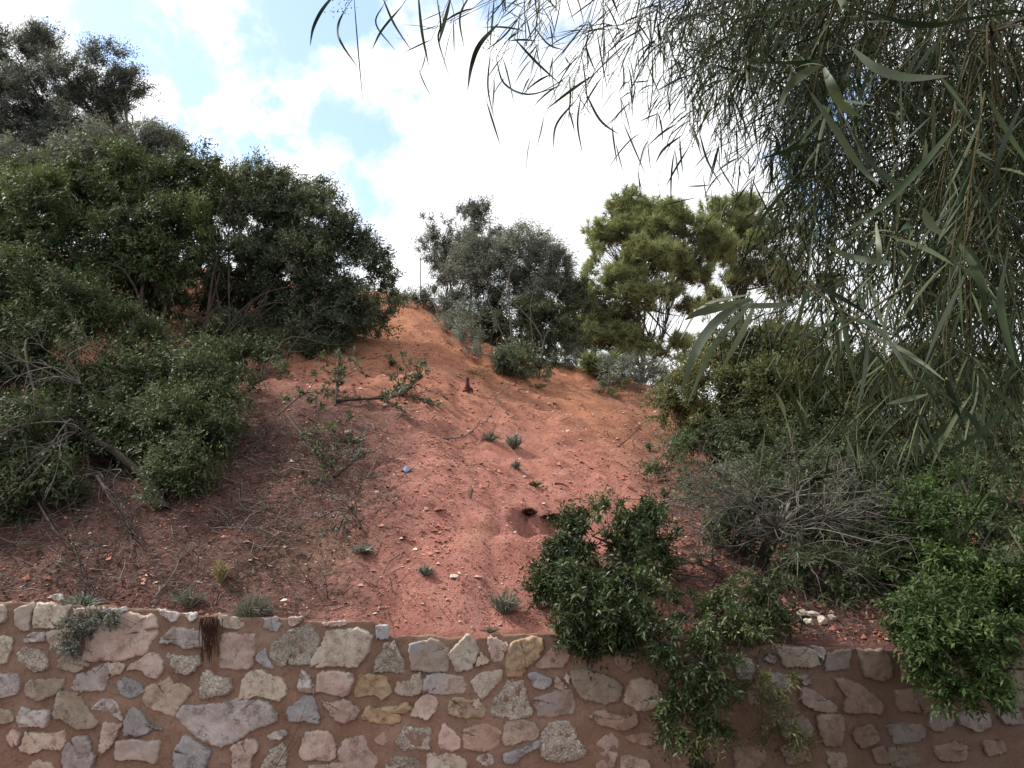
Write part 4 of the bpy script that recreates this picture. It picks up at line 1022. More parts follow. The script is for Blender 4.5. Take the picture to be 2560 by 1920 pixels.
# small dry leaves
x, y = spread_xy(30000, gD); w_ = .12+.88*np.clip((-.7-x)/.6, 0, 1)*np.clip((9.6-y)/1.2, 0, 1)+.6*np.clip((x-1.4)/.5, 0, 1)*np.clip((9-y)/1.5, 0, 1)
k = gD.random(len(x)) < w_*np.clip((fbm(x*1.4, y*1.4, 0, 18, 3)-.36)*4, 0.1, 1); x, y = x[k], y[k]; n = len(x)
d = rsph(n, gD); d[:, 2] *= .35; d = unit(d); s = unit(np.cross(d, np.array([0, .3, 1.])+gD.normal(size=(n, 3))*.3)); L = gD.uniform(.018, .05, n)[:, None]
b = np.stack([x, y, height(x, y)+.012], -1)
mesh('leaf_litter', np.stack([b, b+d*L*.5+s*L*.2, b+d*L, b+d*L*.5-s*L*.2], 1).reshape(-1, 3), np.arange(n*4).reshape(n, 4),
     varmat('dead_leaves', [(.0, (.05, .028, .022)), (.5, (.13, .075, .05)), (.85, (.21, .15, .10)), (1, (.32, .27, .21))]), None, np.repeat(gD.random(n), 4), kind='stuff')

def rock(name, u, v, px, label, group, mat, g, flat=.6):
    """a loose stone some px photo pixels wide, resting on the slope"""
    p = G(u, v); r = px*p[1]/FPX*.5
    import bmesh
    bm = bmesh.new(); bmesh.ops.create_icosphere(bm, subdivisions=2, radius=1)
    sd_ = int(g.integers(999)); co = np.array([w.co[:] for w in bm.verts])
    co = co*(.72+.6*fbm(co[:, 0]*1.3+sd_, co[:, 1]*1.3, co[:, 2]*1.3, sd_, 2))[:, None]
    for _ in range(9):
        nrm = rsph(1, g)[0]; dd = co@nrm; co -= np.clip(dd-.5, 0, None)[:, None]*nrm
    an = g.random()*6.28; co = np.stack([co[:, 0]*math.cos(an)-co[:, 1]*math.sin(an), co[:, 0]*math.sin(an)+co[:, 1]*math.cos(an), co[:, 2]*flat], -1)*r
    T = np.array([[w.index for w in f.verts] for f in bm.faces]); bm.free()
    me = bpy.data.meshes.new(name); me.from_pydata(co.tolist(), [], T.tolist())
    me.materials.append(mat); o = bpy.data.objects.new(name, me); COL.objects.link(o); o.location = p+np.array([0, 0, r*flat*.45])
    return tag(o, label, 'stone', group)

ROCKM = varmat('loose_stone', [(.0, (.42, .31, .26)), (1, (.42, .31, .26))], .85, 25)
PALE = varmat('pale_rubble', [(.0, (.40, .34, .29)), (1, (.40, .34, .29))], .9, 25)
gR = np.random.default_rng(210)
for (u, v) in [(1082, 900), (1038, 882), (1090, 938), (1170, 1075), (1088, 1080), (1105, 1165), (1262, 1208), (1246, 1332), (975, 1345), (1200, 1478), (1130, 1255), (1180, 1460), (880, 1405), (1355, 1262), (1520, 1222), (1546, 1228), (1475, 1250), (1340, 1010), (1370, 1015), (1500, 1040), (1560, 1040), (1455, 1105), (1440, 1075), (1310, 1190), (884, 925), (1650, 1048),
               (1545, 1295), (835, 1378), (790, 1395), (680, 1420), (630, 1400), (1020, 1420), (1110, 1370), (1060, 1510), (950, 1530), (1395, 1110), (1240, 1090), (1000, 1010), (770, 1090), (1420, 1210)]:
    rock('loose_stone', u+gR.uniform(-6, 6), v+gR.uniform(-4, 4), gR.uniform(8, 15), 'small pale stone lying loose on the bare red slope', 'pale stones scattered over the red slope', ROCKM, gR)
rock('loose_stone', 870, 1082, 34, 'larger whitish stone at the end of the cut branches on the red slope', None, PALE, gR)
rock('loose_stone', 1135, 1447, 40, 'flat grey stone half sunk in the red slope above the wall', None, ROCKM, gR, .35)
rock('loose_stone', 962, 1010, 22, 'grey stone tucked under the leafy fallen branch', None, ROCKM, gR)
for q, (u, v, px, lb_) in enumerate([(2005, 1540, 46, 'upright white rubble stone, leftmost in the pile under the bare shrub'), (2030, 1535, 40, 'white rubble stone on top of the pile under the bare shrub'), (2022, 1560, 44, 'flat white stone at the bottom of the rubble pile under the bare shrub'), (2055, 1553, 40, 'white rubble stone at the right-hand end of the pile under the bare shrub'), (2078, 1548, 30, 'small white chip beside the rubble pile under the bare shrub')]):
    rock('rubble_stone', u, v, px, lb_, 'white rubble pile behind the wall', PALE, gR, .6)

# ---- cut branches, weeds, tufts, small finds
def ground_curve(px, n, lift):
    pts = [G(u, v)+np.array([0, 0, l_]) for (u, v), l_ in zip(px, lift)]
    return curve_pts(pts, n)

def dead_branch(label, px, lift, r, seed, side=8, mat=None, leaf=None, sl=.35, cat='branch', name='fallen_branch', nleaf=14, ll=.05, spread=.8, up=.35, fr=.15):
    global NLEAF
    g = np.random.default_rng(seed); pts = ground_curve(px, 18, lift)
    t = thing(name, label, cat, pts[0]); mat = mat or GREYBARK
    gm = Geo(); tube(gm, pts, r, r*.35, 6, .5, .15); gm.build('stem', mat, t, smooth=True)
    gt = Geo(); VV = []; Lg = np.linalg.norm(pts[-1]-pts[0])
    for s in range(side):
        f = g.uniform(fr, 1); a = pts[int(f*17)]; d0 = unit(pts[min(int(f*17)+1, 17)]-pts[max(int(f*17)-1, 0)])
        d = unit(d0*.8+g.normal(size=3)*.6+np.array([0, 0, up])); L = sl*g.uniform(.4, 1.2)
        q = curve_pts([a, a+d*L*.5+g.normal(size=3)*.05*L, a+d*L+g.normal(size=3)*.1*L], 7)
        q[:, 2] = np.maximum(q[:, 2], height(q[:, 0], q[:, 1], False)+.01)
        tube(gt, q, r*.38, r*.12, 4, g.random())
        for s2 in range(3):
            a2 = q[g.integers(2, 7)]; d2 = unit(d+g.normal(size=3)*.7); e = a2+d2*L*g.uniform(.25, .5)
            e[2] = max(e[2], float(height(e[0], e[1], False))+.01); tube(gt, np.array([a2, (a2+e)/2+g.normal(size=3)*.02*L, e]), r*.18, r*.08, 3, g.random())
            if leaf:
                for s3 in range(nleaf):
                    b0 = a2+(e-a2)*g.uniform(.2, 1.1); ld = unit(d2+g.normal(size=3)*spread); lw = unit(np.cross(ld, g.normal(size=3)))*ll*.19; l_ = ll*g.uniform(.7, 1.2)
                    VV.append([b0, b0+ld*l_*.5+lw, b0+ld*l_, b0+ld*l_*.5-lw])
    gt.build('twigs', mat, t, kind='stuff')
    if VV:
        V = np.array(VV); n = len(V); NLEAF += n
        mesh('foliage', V.reshape(-1, 3), np.arange(n*4).reshape(n, 4), LM[leaf], t, np.repeat(g.random(n), 4))
    return t
dead_branch('leafy cut branch lying across the middle of the red slope', [(840, 1012), (900, 1012), (960, 1005), (1010, 990), (1050, 965)], [.03, .06, .07, .1, .14], .022, 301, 16, DARKBARK, 'lentisk', .5, nleaf=16, ll=.07, fr=.3)
dead_branch('leafy cut branch standing up at the left end of the fallen one', [(838, 1018), (842, 990), (850, 962), (860, 945)], [0, .12, .22, .3], .018, 302, 9, DARKBARK, 'lentisk', .32, nleaf=12, ll=.07, fr=.1)
dead_branch('bent grey branch with green leaves reaching down the left side of the slope', [(690, 1055), (770, 1045), (800, 1085), (850, 1120)], [.05, .25, .18, .08], .012, 303, 12, BARK, 'fresh', .4, nleaf=13, ll=.055)
dead_branch('drooping cut branch with dusty leaves and a split stem shaded by the left trees', [(715, 1110), (760, 1150), (790, 1190), (810, 1215)], [.25, .2, .12, .05], .011, 304, 14, BARK, 'lentisk', .35, nleaf=14, ll=.05)
dead_branch('dead twiggy branch with a dry grey-green end near the blue scrap', [(835, 1200), (880, 1175), (920, 1150)], [.02, .05, .12], .012, 305, 8, DARKBARK, 'olive', .22, nleaf=9, ll=.04)
dead_branch('thin dry stick leaning on the slope left of the blue scrap', [(918, 1202), (945, 1175)], [.02, .14], .008, 306, 1, GREYBARK, None, .08)
dead_branch('long pale dead stick lying on the upper slope above the blue scrap', [(1110, 1097), (1160, 1090), (1200, 1072), (1225, 1055), (1262, 1010)], [.02, .05, .06, .08, .35], .011, 307, 5, GREYBARK, None, .2)
dead_branch('short dark stick lying on the slope above the two dark holes', [(1388, 1220), (1405, 1226), (1422, 1230)], [.03, .04, .03], .013, 308, 1, DARKBARK, None, .1)
dead_branch('fallen crooked branch with forked lichen-grey twigs in the litter at lower left', [(235, 1255), (262, 1290), (305, 1315), (325, 1350), (332, 1395)], [.25, .16, .08, .05, .02], .015, 309, 26, BARK, None, .32)
dead_branch('long thin grey branch with bristly twigs lying above the left end of the wall', [(90, 1310), (135, 1375), (175, 1395), (205, 1450), (218, 1505)], [.15, .1, .06, .04, .03], .009, 310, 34, BARK, None, .3)
dead_branch('slim dead twig with a forked end lying among straw above the wall', [(385, 1500), (430, 1455), (450, 1415)], [.02, .03, .06], .008, 311, 5, GREYBARK, None, .15)
dead_branch('dead dark brush heap on the slope right of the sunny patch', [(900, 1330), (880, 1290), (862, 1310), (840, 1340)], [.03, .1, .1, .03], .012, 312, 16, DARKBARK, 'olive', .28, nleaf=4, ll=.04)
dead_branch('thin leaning stick on the upper right of the slope', [(1545, 1125), (1575, 1105), (1612, 1082)], [.02, .06, .14], .008, 313, 2, DARKBARK, None, .15)
dead_branch('grey log lying in the soil behind the dark glossy bush', [(1600, 1490), (1650, 1500), (1700, 1515)], [.05, .05, .05], .03, 314, 4, GREYBARK, None, .2)

LM['hole_dark'] = leafmat('hole_darkener', [(.0, (.02, .010, .008)), (.6, (.05, .022, .017)), (1, (.11, .05, .038))], .8, .1, .0)  # near-black blades, added only to darken the two holes in the slope
def weed(label, u, v, hpx, wpx, leaf, seed, n=60, blade=.01, name='weed', cat='plant', up=1.0):
    """a tuft of stems from one root"""
    global NLEAF
    if blade > .003: n = n*2; blade = blade*.5
    g = np.random.default_rng(seed); p = G(u, v); s = p[1]/FPX; H = hpx*s; Wd = wpx*s
    t = thing(name, label, cat, p)
    a = g.random(n)*6.283; rr = np.sqrt(g.random(n)); tip = np.stack([np.cos(a)*rr*Wd*.5, np.sin(a)*rr*Wd*.5, H*(1-.55*rr**2)*g.uniform(.6, 1.1, n)*up], -1)
    b = p + tip*np.array([.12, .12, 0]); m_ = b+(tip)*.5+np.array([0, 0, .16*H])+g.normal(size=(n, 3))*.06*H; e = p+tip+g.normal(size=(n, 3))*.08*H
    w_ = unit(np.cross(e-b, g.normal(size=(n, 3))))*blade
    V = np.stack([b-w_*.6, b+w_*.6, m_+w_, m_-w_, e], 1).reshape(-1, 3); o = np.arange(n)[:, None]*5
    h = n//2; var = g.random(n); NLEAF += n
    V = V.reshape(n, 5, 3)
    for nm, sl_ in (('stems', slice(0, h)), ('leaves', slice(h, n))):
        k_ = V[sl_].shape[0]; o = np.arange(k_)[:, None]*5; vv = V[sl_].copy()
        if nm == 'leaves':
            vv[:, 2] += (vv[:, 2]-vv[:, 3])*.7; vv[:, 3] -= (vv[:, 2]-vv[:, 3])*.4
        mesh(nm, vv.reshape(-1, 3), [o+np.array([[0, 1, 2, 3]]), o+np.array([[3, 2, 4]])], LM[leaf], t, np.repeat(var[sl_], 5), kind='stuff')
    return t
weed('grey dry grass tuft hanging over the top of the wall', 630, 1560, 80, 120, 'dry', 401, 420, .0016, 'grass_tuft', 'grass')
weed('grey dry brush tuft on the slope left of the dark glossy bush', 1262, 1540, 66, 110, 'dry', 402, 260, .0018, 'grass_tuft', 'grass')
weed('pale yellow dry weed on the slope above the wall at left', 552, 1460, 60, 60, 'straw', 403, 110, .004)
weed('grey-green thistle-like weed in the middle of the upper slope', 1285, 1128, 50, 60, 'silver', 404, 50, .009)
weed('second grey-green weed just below the thistle-like one', 1290, 1180, 24, 40, 'silver', 405, 34, .008)
weed('low green tuft on the slope above the two dark holes', 1338, 1222, 18, 50, 'yellow', 406, 26, .008)
weed('small round grey-green plant on the lower slope above the flat grey stone', 1065, 1445, 30, 52, 'silver', 407, 60, .007)
weed('bushy grey dead clump beside the long pale stick', 1225, 1100, 30, 60, 'dry', 408, 120, .003)
weed('slender brown dry stalk on the middle slope', 1176, 1246, 50, 22, 'dry', 409, 10, .003)
weed('green sprig on the upper slope right of the dark lentisk', 980, 920, 22, 36, 'lentisk', 410, 50, .01)
weed('thin dry grass patch beside the dark stake at the foot of the silvery bush', 1190, 930, 14, 90, 'straw', 411, 45, .005)
weed('grassy tuft around the stems of the silvery bush', 1340, 962, 16, 80, 'fresh', 412, 45, .005)
weed('green seedling on the pinkish soil near the open green bush', 1662, 1250, 24, 36, 'fresh', 413, 50, .007)
weed('small green sprig beside the slope edge near the large lentisk', 1622, 1125, 24, 26, 'lentisk', 414, 40, .008)
weed('dull green creeping weed at the top left of the wall', 205, 1535, 46, 110, 'silver', 415, 160, .005)
weed('green and grey weed clump on the slope right of the sunny patch', 905, 1390, 26, 70, 'silver', 416, 90, .006)
weed('dark tangle added to darken the left one of the two holes on the slope', 1322, 1302, 22, 50, 'hole_dark', 419, 160, .006, 'dark_tangle', 'roots')
weed('dark tangle added to darken the right one of the two holes on the slope', 1380, 1316, 20, 66, 'hole_dark', 420, 180, .006, 'dark_tangle', 'roots')
weed('dark reddish root tangle above the left part of the wall', 470, 1520, 60, 110, 'dry', 417, 160, .002, 'dark_tangle', 'roots')
weed('small weed sprouting from soil on the sunken wall top', 1225, 1597, 20, 60, 'dry', 418, 60, .002)

# creeping sprays with small leaves over the left part of the wall
V, Q, var, tw = foliage([lob(u, v, a, b, 5.42) for u, v, a, b in [(205, 1545, 40, 20), (190, 1600, 16, 40), (265, 1545, 50, 12)]], .022, .012, .7, gD, twig=.1, per=9, ground=False, gaps=.3, back=1, up=-.4)
t = thing('creeper', 'small-leaved creeper hanging over the wall above the large pinkish stone', 'plant', np.array([-3.05, 5.5, 1.1])); mesh('foliage', V, Q, LM['olive'], t, var)
gm = Geo(); twigs_mesh(tw, .5, .002, gD, gm)
for (u, v) in [(285, 1560), (330, 1570), (190, 1620), (340, 1560)]:
    tube(gm, curve_pts([P(235, 1525, 5.5), P((235+u)/2, v-22, 5.4), P(u, v, 5.42)], 8), .003, .0015, 4)
gm.build('stems', BARK, t, kind='stuff')
# dark roots trailing down the wall
t = thing('hanging_roots', 'dark clump of roots hanging down the wall face below a gap in its stones', 'roots', P(520, 1560, 5.46)); gm = Geo(); gf = Geo()
for q in range(60):
    u0 = 522+gD.normal()*9; L = gD.uniform(30, 115)
    tube(gm if q < 8 else gf, curve_pts([P(u0+gD.normal()*8, 1540, 5.5), P(u0+gD.normal()*8, 1545+L*.5, 5.43), P(u0+gD.normal()*9, 1545+L, 5.42+gD.random()*.03)], 7), .004, .0015, 3, gD.random())
gm.build('roots', barkmat('dark_root', (.03, .012, .009), (.07, .03, .022)), t); gf.build('fine_roots', bpy.data.materials['dark_root'], t, kind='stuff')
# thin stem in front of the wall
t = thing('dry_stem', 'thin dark dry stem rising diagonally in front of the wall', 'stem', P(690, 1920, 5.3)); gm = Geo()
tube(gm, curve_pts([P(660, 1960, 5.25), P(700, 1900, 5.28), P(740, 1830, 5.3), P(768, 1752, 5.33)], 12), .003, .0015, 4)
gm.build('stalk', DARKBARK, t); gm = Geo(); tube(gm, curve_pts([P(700, 1900, 5.28), P(730, 1872, 5.3), P(742, 1850, 5.32)], 5), .0018, .001, 3); gm.build('side_stalk', DARKBARK, t)

# dark reddish stake, pole on the crest, blue scrap
p = G(1168, 978); s = p[1]/FPX
t = thing('tree_stump', 'short dark reddish stump standing upright on the upper slope', 'stump', p); gm = Geo()
tube(gm, curve_pts([p-np.array([0, 0, .05]), p+np.array([.005, 0, 14*s]), p+np.array([0, 0, 36*s])], 8), 8*s, 4*s, 7, .5, .3); gm.build('trunk', barkmat('burnt_stump', (.035, .010, .014), (.10, .028, .035)), t, smooth=True)
gm = Geo(); tube(gm, curve_pts([p+np.array([.0, 0, 6*s]), p+np.array([10*s, -.02, 9*s]), p+np.array([13*s, -.02, 1*s])], 6), 5*s, 3*s, 5); tube(gm, curve_pts([p+np.array([0, 0, 4*s]), p+np.array([-8*s, -.02, 3*s]), p+np.array([-11*s, -.03, -1*s])], 6), 4*s, 2*s, 5); gm.build('root', bpy.data.materials['burnt_stump'], t, smooth=True)
yb_ = 18.2; p = P(1053, 745, yb_); p[2] = float(height(p[0], p[1])) - .1; tp = P(1051, 648, yb_)
t = thing('metal_pole', 'thin grey pole standing on the skyline left of the crest olive', 'pole', p); gm = Geo()
tube(gm, np.array([p, p*.5+tp*.5, tp]), .017, .014, 8); gm.build('post', flatmat('galvanised_steel', (.22, .22, .22), (.32, .32, .32)), t, smooth=True)
gm = Geo(); tube(gm, np.array([tp-np.array([0, 0, .02]), tp, tp+np.array([0, 0, .04])]), .024, .02, 8); gm.build('cap', bpy.data.materials['galvanised_steel'], t)
p = G(1015, 1187); s = p[1]/FPX; gx, gy = np.meshgrid(np.linspace(-1, 1, 7), np.linspace(-1, 1, 4))
px_, py_ = p[0]+gx.ravel()*12*s, p[1]+gy.ravel()*5*s
zt = height(px_, py_)+.025+.02*np.sin(gx.ravel()*3+gy.ravel()*2)
V = np.concatenate([np.stack([px_, py_, zt], -1), np.stack([px_, py_, zt-.006], -1)])
i_ = np.arange(3)[:, None]*7; j_ = np.arange(6)[None]; Qt = np.stack([i_+j_, i_+j_+1, i_+8+j_, i_+7+j_], -1).reshape(-1, 4)
bm_, _n, _l = newmat('blue_plastic'); out(_n, _l, principled(_n, _l, (.09, .12, .22), .6, .3).outputs[0])
rim = list(range(0, 7))+[13, 20]+list(range(27, 20, -1))+[14, 7]
Qs = np.array([[rim[a], rim[a-1], rim[a-1]+28, rim[a]+28] for a in range(len(rim))])
tag(mesh('plastic_scrap', V, [Qt, Qt[:, ::-1]+28, Qs], bm_), 'crumpled blue plastic scrap lying on the red slope', 'litter')

# ================================================================ overhanging long-leaved acacia, close to the camera on the right
gA = np.random.default_rng(500)
LM['acacia'] = leafmat('acacia_phyllodes', [(.0, (.010, .016, .008)), (.45, (.022, .034, .015)), (.8, (.040, .056, .025)), (1, (.075, .09, .046))], .45, .3, .09)
LM['acacia_pale'] = leafmat('pale_acacia_phyllodes', [(.0, (.05, .062, .04)), (.5, (.095, .112, .078)), (1, (.16, .17, .12))], .38, .45, .15)
BUD = leafmat('acacia_buds', [(.0, (.10, .085, .012)), (.6, (.20, .16, .02)), (1, (.30, .24, .04))], .6, .2, .1)
ATW = barkmat('olive_twigs', (.030, .026, .014), (.075, .062, .028), 40)
tb = np.array([3.6, 2.2, 0.0])
ac = thing('acacia_tree', 'weeping acacia with long narrow curved leaves overhanging the whole upper right', 'tree', tb)
gm = Geo(); trunk_pts = curve_pts([tb-np.array([0, 0, .1]), tb+np.array([.1, .1, 1.4]), tb+np.array([-.1, .25, 2.8]), tb+np.array([.1, .4, 4.6])], 20)
tube(gm, trunk_pts, .13, .06, 9, .5, .06); gm.build('trunk', BARK, ac, smooth=True)
LP = []                                                   # points on the limbs
for (u, v, y) in [(2300, -250, 2.6), (1900, -260, 3.2), (1500, -240, 3.0), (1150, -200, 2.8), (2480, 80, 2.2), (2500, 420, 2.6), (2300, 300, 3.6), (2000, 60, 4.2), (2450, 650, 3.4), (2150, 520, 3.4), (1850, -100, 2.2), (2620, 800, 2.4), (1650, -60, 4.0)]:
    s0 = trunk_pts[gA.integers(11, 19)]; e = P(u, v, y); w_ = e-s0; ln = np.linalg.norm(w_)
    pts = curve_pts([s0, s0+w_*.4+np.array([0, 0, .16*ln])+gA.normal(size=3)*.04*ln, s0+w_*.75+np.array([0, 0, .12*ln])+gA.normal(size=3)*.04*ln, e], 22)
    gb = Geo(); tube(gb, pts, .022, .005, 6, .5, .1); gb.build('branch', BARK, ac, smooth=True); LP.append(pts[6:])
LP = np.concatenate(LP)

gtw = Geo(); LS = []; BP = []                             # branchlet tubes; leaf specs; bud points
def branchlet(mid, L, heading, nl, ll, wl, n=12, connect=True):
    """a drooping branchlet with leaves set alternately along it"""
    dirn = unit(heading)
    a = mid-dirn*L*.5+np.array([0, 0, .12*L]); e = mid+dirn*L*.5-np.array([0, 0, .22*L])
    pts = curve_pts([a, mid+gA.normal(size=3)*.04*L, e], n)
    tube(gtw, pts[::2] if n > 8 else pts, .0028, .0011, 3, gA.random())
    if connect:
        dd = np.linalg.norm(LP-a, axis=1); q = LP[dd.argmin()]
        if dd.min() < .5: tube(gtw, curve_pts([q, q*.5+a*.5+np.array([0, 0, .08]), a], 6), .004, .0028, 4, gA.random())
    f = np.linspace(.08, 1, nl)+gA.normal(size=nl)*.02
    for s_ in np.clip(f, 0, 1):
        p = pts[min(int(s_*(n-1)), n-1)]; tdir = unit(pts[min(int(s_*(n-1))+1, n-1)]-pts[max(int(s_*(n-1))-1, 0)])
        o = unit(np.cross(tdir, gA.normal(size=3)))
        d0 = unit(tdir*.6+o*.7+np.array([0, 0, -.25]))
        LS.append((p, d0, ll*gA.uniform(.65, 1.3), wl*gA.uniform(.65, 1.25)))
        if gA.random() < .22: BP.append(p)

Z = np.array([0, 0, 1.])
def region(u, v, ru, rv, cnt, y0, y1, L=(.5, 1.0), nl=20, ll=.135, wl=.0068, left=.55):
    for _ in range(int(cnt*2.0) if y1 > 2 else cnt):
        a = gA.random()*6.283; r_ = math.sqrt(gA.random())
        m_ = P(u+ru*r_*math.cos(a), v+rv*r_*math.sin(a), gA.uniform(y0, y1))
        branchlet(m_, gA.uniform(*L), np.array([-left*gA.uniform(-.25, 1.6), gA.normal()*.5, -gA.uniform(-.1, 1.1)]), nl, ll, wl)
region(2230, 90, 420, 170, 108, 2.4, 4.6)
region(1900, 80, 230, 120, 52, 2.6, 4.6)
region(1640, 20, 170, 70, 12, 2.6, 4.2)
region(1420, -20, 150, 45, 5, 2.6, 3.8, nl=16)
region(1230, -40, 130, 40, 3, 2.4, 3.4, nl=13)
region(2020, 330, 120, 150, 36, 2.8, 4.6)
region(2400, 330, 250, 200, 88, 2.2, 4.6)
region(2120, 480, 150, 110, 20, 2.8, 4.6)
region(2440, 620, 240, 190, 74, 2.0, 4.6, left=.35)
region(2160, 720, 190, 120, 18, 2.4, 4.4, left=.35, nl=16)
region(2440, 800, 190, 110, 26, 2.2, 4.2, left=.3, nl=16)
region(2000, 640, 120, 90, 9, 2.6, 4.0, L=(.4, .8), nl=13)
region(2530, 980, 60, 90, 5, 2.2, 3.6, left=.25, nl=14)
# close ones, large in view
region(2360, 400, 260, 380, 7, 1.35, 1.9, L=(.35, .7), nl=11, ll=.14, wl=.010)
region(2250, 850, 250, 150, 4, 1.35, 1.9, L=(.3, .5), nl=9, ll=.14, wl=.0095, left=.3)

def leaf_mesh(specs):
    """curved strap leaves: (point, direction, length, width) -> vertices, quads"""
    p = np.array([s_[0] for s_ in specs]); d = np.array([s_[1] for s_ in specs]); L = np.array([s_[2] for s_ in specs])[:, None]; w_ = np.array([s_[3] for s_ in specs])[:, None]
    n = len(p); m = 6; s_ = np.linspace(0, 1, m)
    sick = unit(np.cross(d, rsph(n, gA)))*gA.uniform(-.34, .34, (n, 1)); g_ = np.array([0, 0, -1.])*gA.uniform(.05, .55, (n, 1))
    c = p[:, None]+L[:, None]*(d[:, None]*s_[None, :, None]+(sick+g_)[:, None]*(s_**2)[None, :, None])
    t_ = unit(np.gradient(c, axis=1)); sd_ = unit(np.cross(t_, unit(sick+g_*.3+rsph(n, gA)*.35)[:, None]))
    prof = np.array([.16, .72, 1, .95, .6, .05])[None, :, None]*w_[:, None]
    nr = np.cross(t_, sd_)
    V = np.stack([c-sd_*prof*.5+nr*prof*.1, c, c+sd_*prof*.5+nr*prof*.1], 2)        # shallow keel along the midrib
    i_ = np.arange(m-1)[:, None]*3; j_ = np.arange(2)[None]
    q = np.stack([i_+j_, i_+j_+1, i_+3+j_+1, i_+3+j_], -1).reshape(-1, 4)
    return V.reshape(n, -1, 3), q
V, q = leaf_mesh(LS); nL = len(V)
dist = V[:, :, 1].mean(1); near = np.argsort(dist)
# hero leaves, read off the photograph: pixel path, distance, width in metres, paler or not
HERO = [([(842, -20), (805, 25), (783, 70), (775, 115)], 2.3, .011, 0), ([(862, 25), (846, 62), (852, 105), (897, 172)], 2.2, .0085, 0), ([(884, -20), (895, 120), (907, 252)], 2.2, .004, 0),
 ([(955, -10), (985, 60), (1032, 132)], 2.3, .008, 0), ([(1005, 15), (955, 75), (930, 124)], 2.4, .008, 0), ([(1045, -20), (1055, 80), (1072, 165)], 2.2, .009, 0), ([(1090, -20), (1102, 60), (1096, 100), (1122, 188)], 2.3, .007, 0),
 ([(1128, -10), (1110, 60), (1097, 110)], 2.1, .011, 0), ([(1245, 60), (1200, 110), (1180, 160), (1169, 225)], 1.9, .013, 0), ([(1226, 130), (1220, 220), (1238, 306)], 2.0, .005, 0), ([(1285, 95), (1340, 155), (1402, 212)], 2.2, .008, 0),
 ([(1240, 145), (1260, 208), (1320, 236), (1405, 213)], 2.1, .006, 0), ([(1480, 190), (1425, 228), (1368, 272)], 2.2, .009, 0), ([(1442, 248), (1392, 310), (1383, 372)], 2.2, .0075, 0), ([(1462, 228), (1500, 300), (1548, 337)], 2.2, .0075, 0), ([(1452, 240), (1444, 310), (1456, 384)], 2.2, .006, 0),
 ([(1705, 338), (1660, 372), (1638, 408)], 2.3, .008, 0), ([(1722, 368), (1690, 420), (1664, 468)], 2.3, .0065, 0), ([(1748, 330), (1768, 400), (1804, 465)], 2.4, .007, 0), ([(960, 10), (940, 60), (990, 128)], 2.5, .006, 0), ([(1180, -20), (1150, 40), (1160, 120)], 2.4, .007, 0), ([(1300, 40), (1260, 90), (1210, 130)], 2.3, .006, 0), ([(1330, 60), (1370, 110), (1410, 125)], 2.4, .006, 0),
 ([(2052, 165), (2010, 185), (1970, 220), (1942, 282)], 1.35, .017, 1), ([(2060, 170), (2085, 225), (2110, 265), (2152, 292)], 1.35, .020, 1), ([(2132, 122), (2190, 172), (2270, 195), (2372, 190)], 1.4, .019, 1), ([(2028, 232), (2090, 325), (2150, 415), (2202, 468)], 1.4, .013, 1), ([(1882, 748), (1800, 795), (1738, 880), (1704, 982)], 1.5, .019, 1), ([(1884, 752), (1810, 830), (1765, 900), (1718, 1014)], 1.5, .015, 1),
 ([(1876, 745), (1800, 768), (1745, 782), (1712, 800)], 1.5, .016, 1), ([(1890, 755), (1850, 840), (1800, 930)], 1.6, .014, 1), ([(1880, 735), (1760, 765), (1700, 850)], 1.6, .010, 1), ([(1995, 760), (1890, 765), (1750, 762)], 1.55, .012, 1), ([(2176, 705), (2200, 800), (2240, 880), (2292, 962)], 1.4, .014, 1), ([(2130, 20), (2300, 62), (2420, 46), (2580, 24)], 1.3, .012, 0), ([(1855, 42), (1980, 20), (2090, 6)], 1.4, .008, 0), ([(1895, 156), (2000, 156), (2066, 142)], 1.5, .008, 0),
 ([(2090, -15), (2110, 10), (2122, 30)], 1.3, .018, 1), ([(2530, 1000), (2440, 1090), (2330, 1150)], 1.5, .011, 0), ([(2320, 985), (2260, 1000), (2215, 1010)], 1.5, .010, 1), ([(2190, 555), (2198, 620), (2196, 680)], 1.4, .011, 1), ([(2060, 610), (2120, 640), (2200, 655), (2260, 660)], 1.45, .012, 1), ([(2310, 520), (2325, 560), (2360, 590)], 1.4, .017, 1), ([(2400, 300), (2300, 420), (2200, 520), (2080, 600)], 1.45, .015, 0), ([(2560, 250), (2500, 380), (2480, 520)], 1.4, .016, 0), ([(2420, 1040), (2350, 1080), (2280, 1190)], 1.5, .012, 0), ([(2520, 620), (2500, 760), (2540, 920)], 1.4, .015, 0), ([(2390, 600), (2450, 700), (2470, 860)], 1.45, .014, 0)]
nleaf_parts = 300-len(HERO)
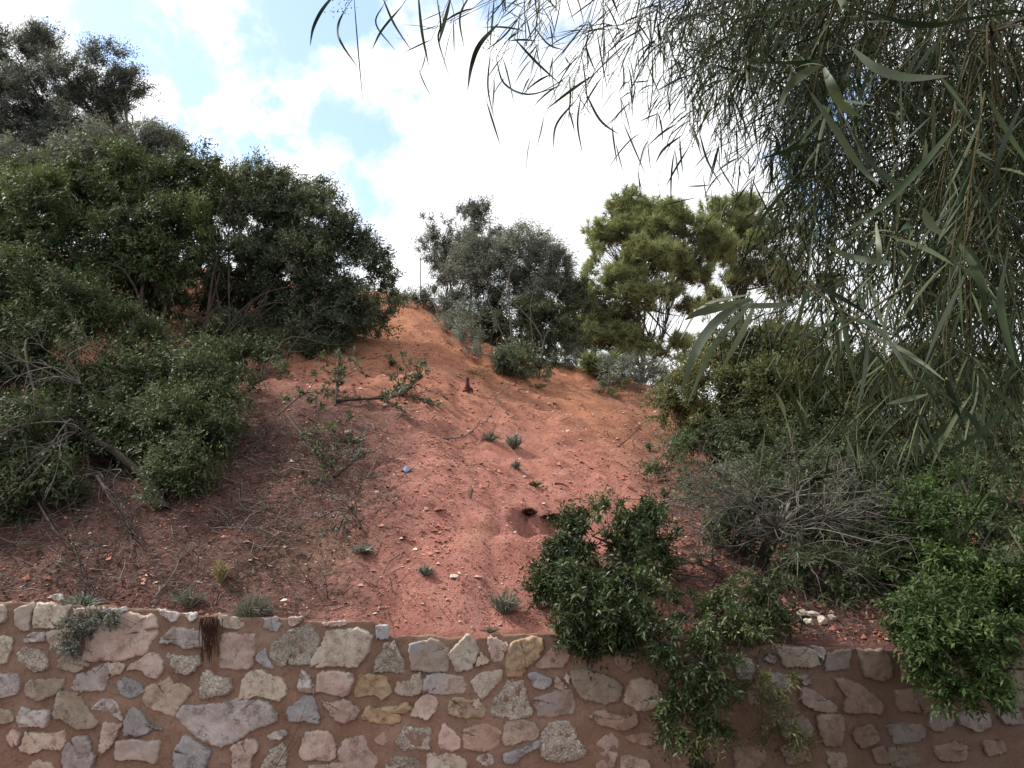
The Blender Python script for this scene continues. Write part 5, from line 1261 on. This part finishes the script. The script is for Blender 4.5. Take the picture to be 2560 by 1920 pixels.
for h_, (pp, y_, w_, pale) in enumerate(HERO):
    dy = gA.uniform(-.05, .05, len(pp)); c = curve_pts([P(u, v, y_+e_) for (u, v), e_ in zip(pp, dy)], 13)
    s_ = np.linspace(0, 1, 13); prof = (np.sin(np.pi*np.clip(s_, .03, .985)**.85))**.7*w_
    t_ = unit(np.gradient(c, axis=0)); vd = unit(c-CAM+gA.normal(size=3)*.5); sd_ = unit(np.cross(t_, vd)); nr = np.cross(t_, sd_)
    Vh = np.stack([c-sd_*prof[:, None]*.5+nr*prof[:, None]*.12, c, c+sd_*prof[:, None]*.5+nr*prof[:, None]*.12], 1)
    i_ = np.arange(12)[:, None]*3; j_ = np.arange(2)[None]
    mesh('leaf', Vh.reshape(-1, 3), np.stack([i_+j_, i_+j_+1, i_+3+j_+1, i_+3+j_], -1).reshape(-1, 4), LM['acacia_pale' if pale else 'acacia'], ac, np.full(39, gA.uniform(.2, .8)), smooth=True)
    if h_ < 23:
        tube(gtw, curve_pts([c[0], c[0]+np.array([.04, .02, .08]), c[0]+np.array([.14, .05, .2])], 5), .0012, .002, 3)
inview = [k_ for k_ in near if abs(V[k_, 7, 0]/V[k_, 7, 1]) < .66 and -.4 < (V[k_, 7, 2]-CAM[2])/V[k_, 7, 1] < .8][:nleaf_parts]
for k_ in inview:
    mesh('leaf', V[k_], q, LM['acacia_pale' if gA.random() < .12 else 'acacia'], ac, np.full(V.shape[1], gA.random()), smooth=True)
rest = np.setdiff1d(np.arange(nL), inview); n_, m_ = len(rest), V.shape[1]
Vr = V[rest].reshape(n_, -1, 3, 3)[:, :, [0, 2]].reshape(n_, -1, 3); m_ = Vr.shape[1]                  # farther leaves go without the midrib fold
qr = np.array([[2*a_, 2*a_+1, 2*a_+3, 2*a_+2] for a_ in range(m_//2-1)])
mesh('foliage', Vr.reshape(-1, 3), (qr[None]+np.arange(n_)[:, None, None]*m_).reshape(-1, 4), LM['acacia'], ac, np.repeat(gA.random(n_), m_), smooth=True, kind='stuff')
gtw.build('twigs', ATW, ac, smooth=True, kind='stuff')
# flower buds in small sprays
BP += [P(u+gA.normal()*w_, v+gA.normal()*h_, y_) for (u, v, w_, h_, y_, c_) in [(845, 22, 10, 8, 2.3, 14), (870, 15, 5, 10, 2.3, 8), (1232, 110, 8, 14, 2.1, 14), (1450, 230, 14, 40, 2.2, 26), (1480, 180, 26, 10, 2.2, 16), (1735, 330, 6, 34, 2.4, 14)] for _ in range(c_)]
B0 = np.array(BP); kk = 2
B1 = np.repeat(B0, kk, 0)+gA.normal(size=(len(B0)*kk, 3))*np.array([.014, .014, .016]); n_ = len(B1)
r_ = gA.uniform(.0018, .0032, n_)
mesh('flower_buds', (_oct[None]*np.array([1, 1, 1.3])*r_[:, None, None]+B1[:, None]).reshape(-1, 3), (_octT[None]+np.arange(n_)[:, None, None]*6).reshape(-1, 3), BUD, ac, np.repeat(gA.random(n_), 6), smooth=True, kind='stuff')
print('leaves', NLEAF, 'acacia leaves', nL, 'triangles', sum(sum(len(p_.vertices)-2 for p_ in o.data.polygons) if len(o.data.polygons) < 2000 else len(o.data.loops)-2*len(o.data.polygons) for o in COL.objects if o.type == 'MESH'))
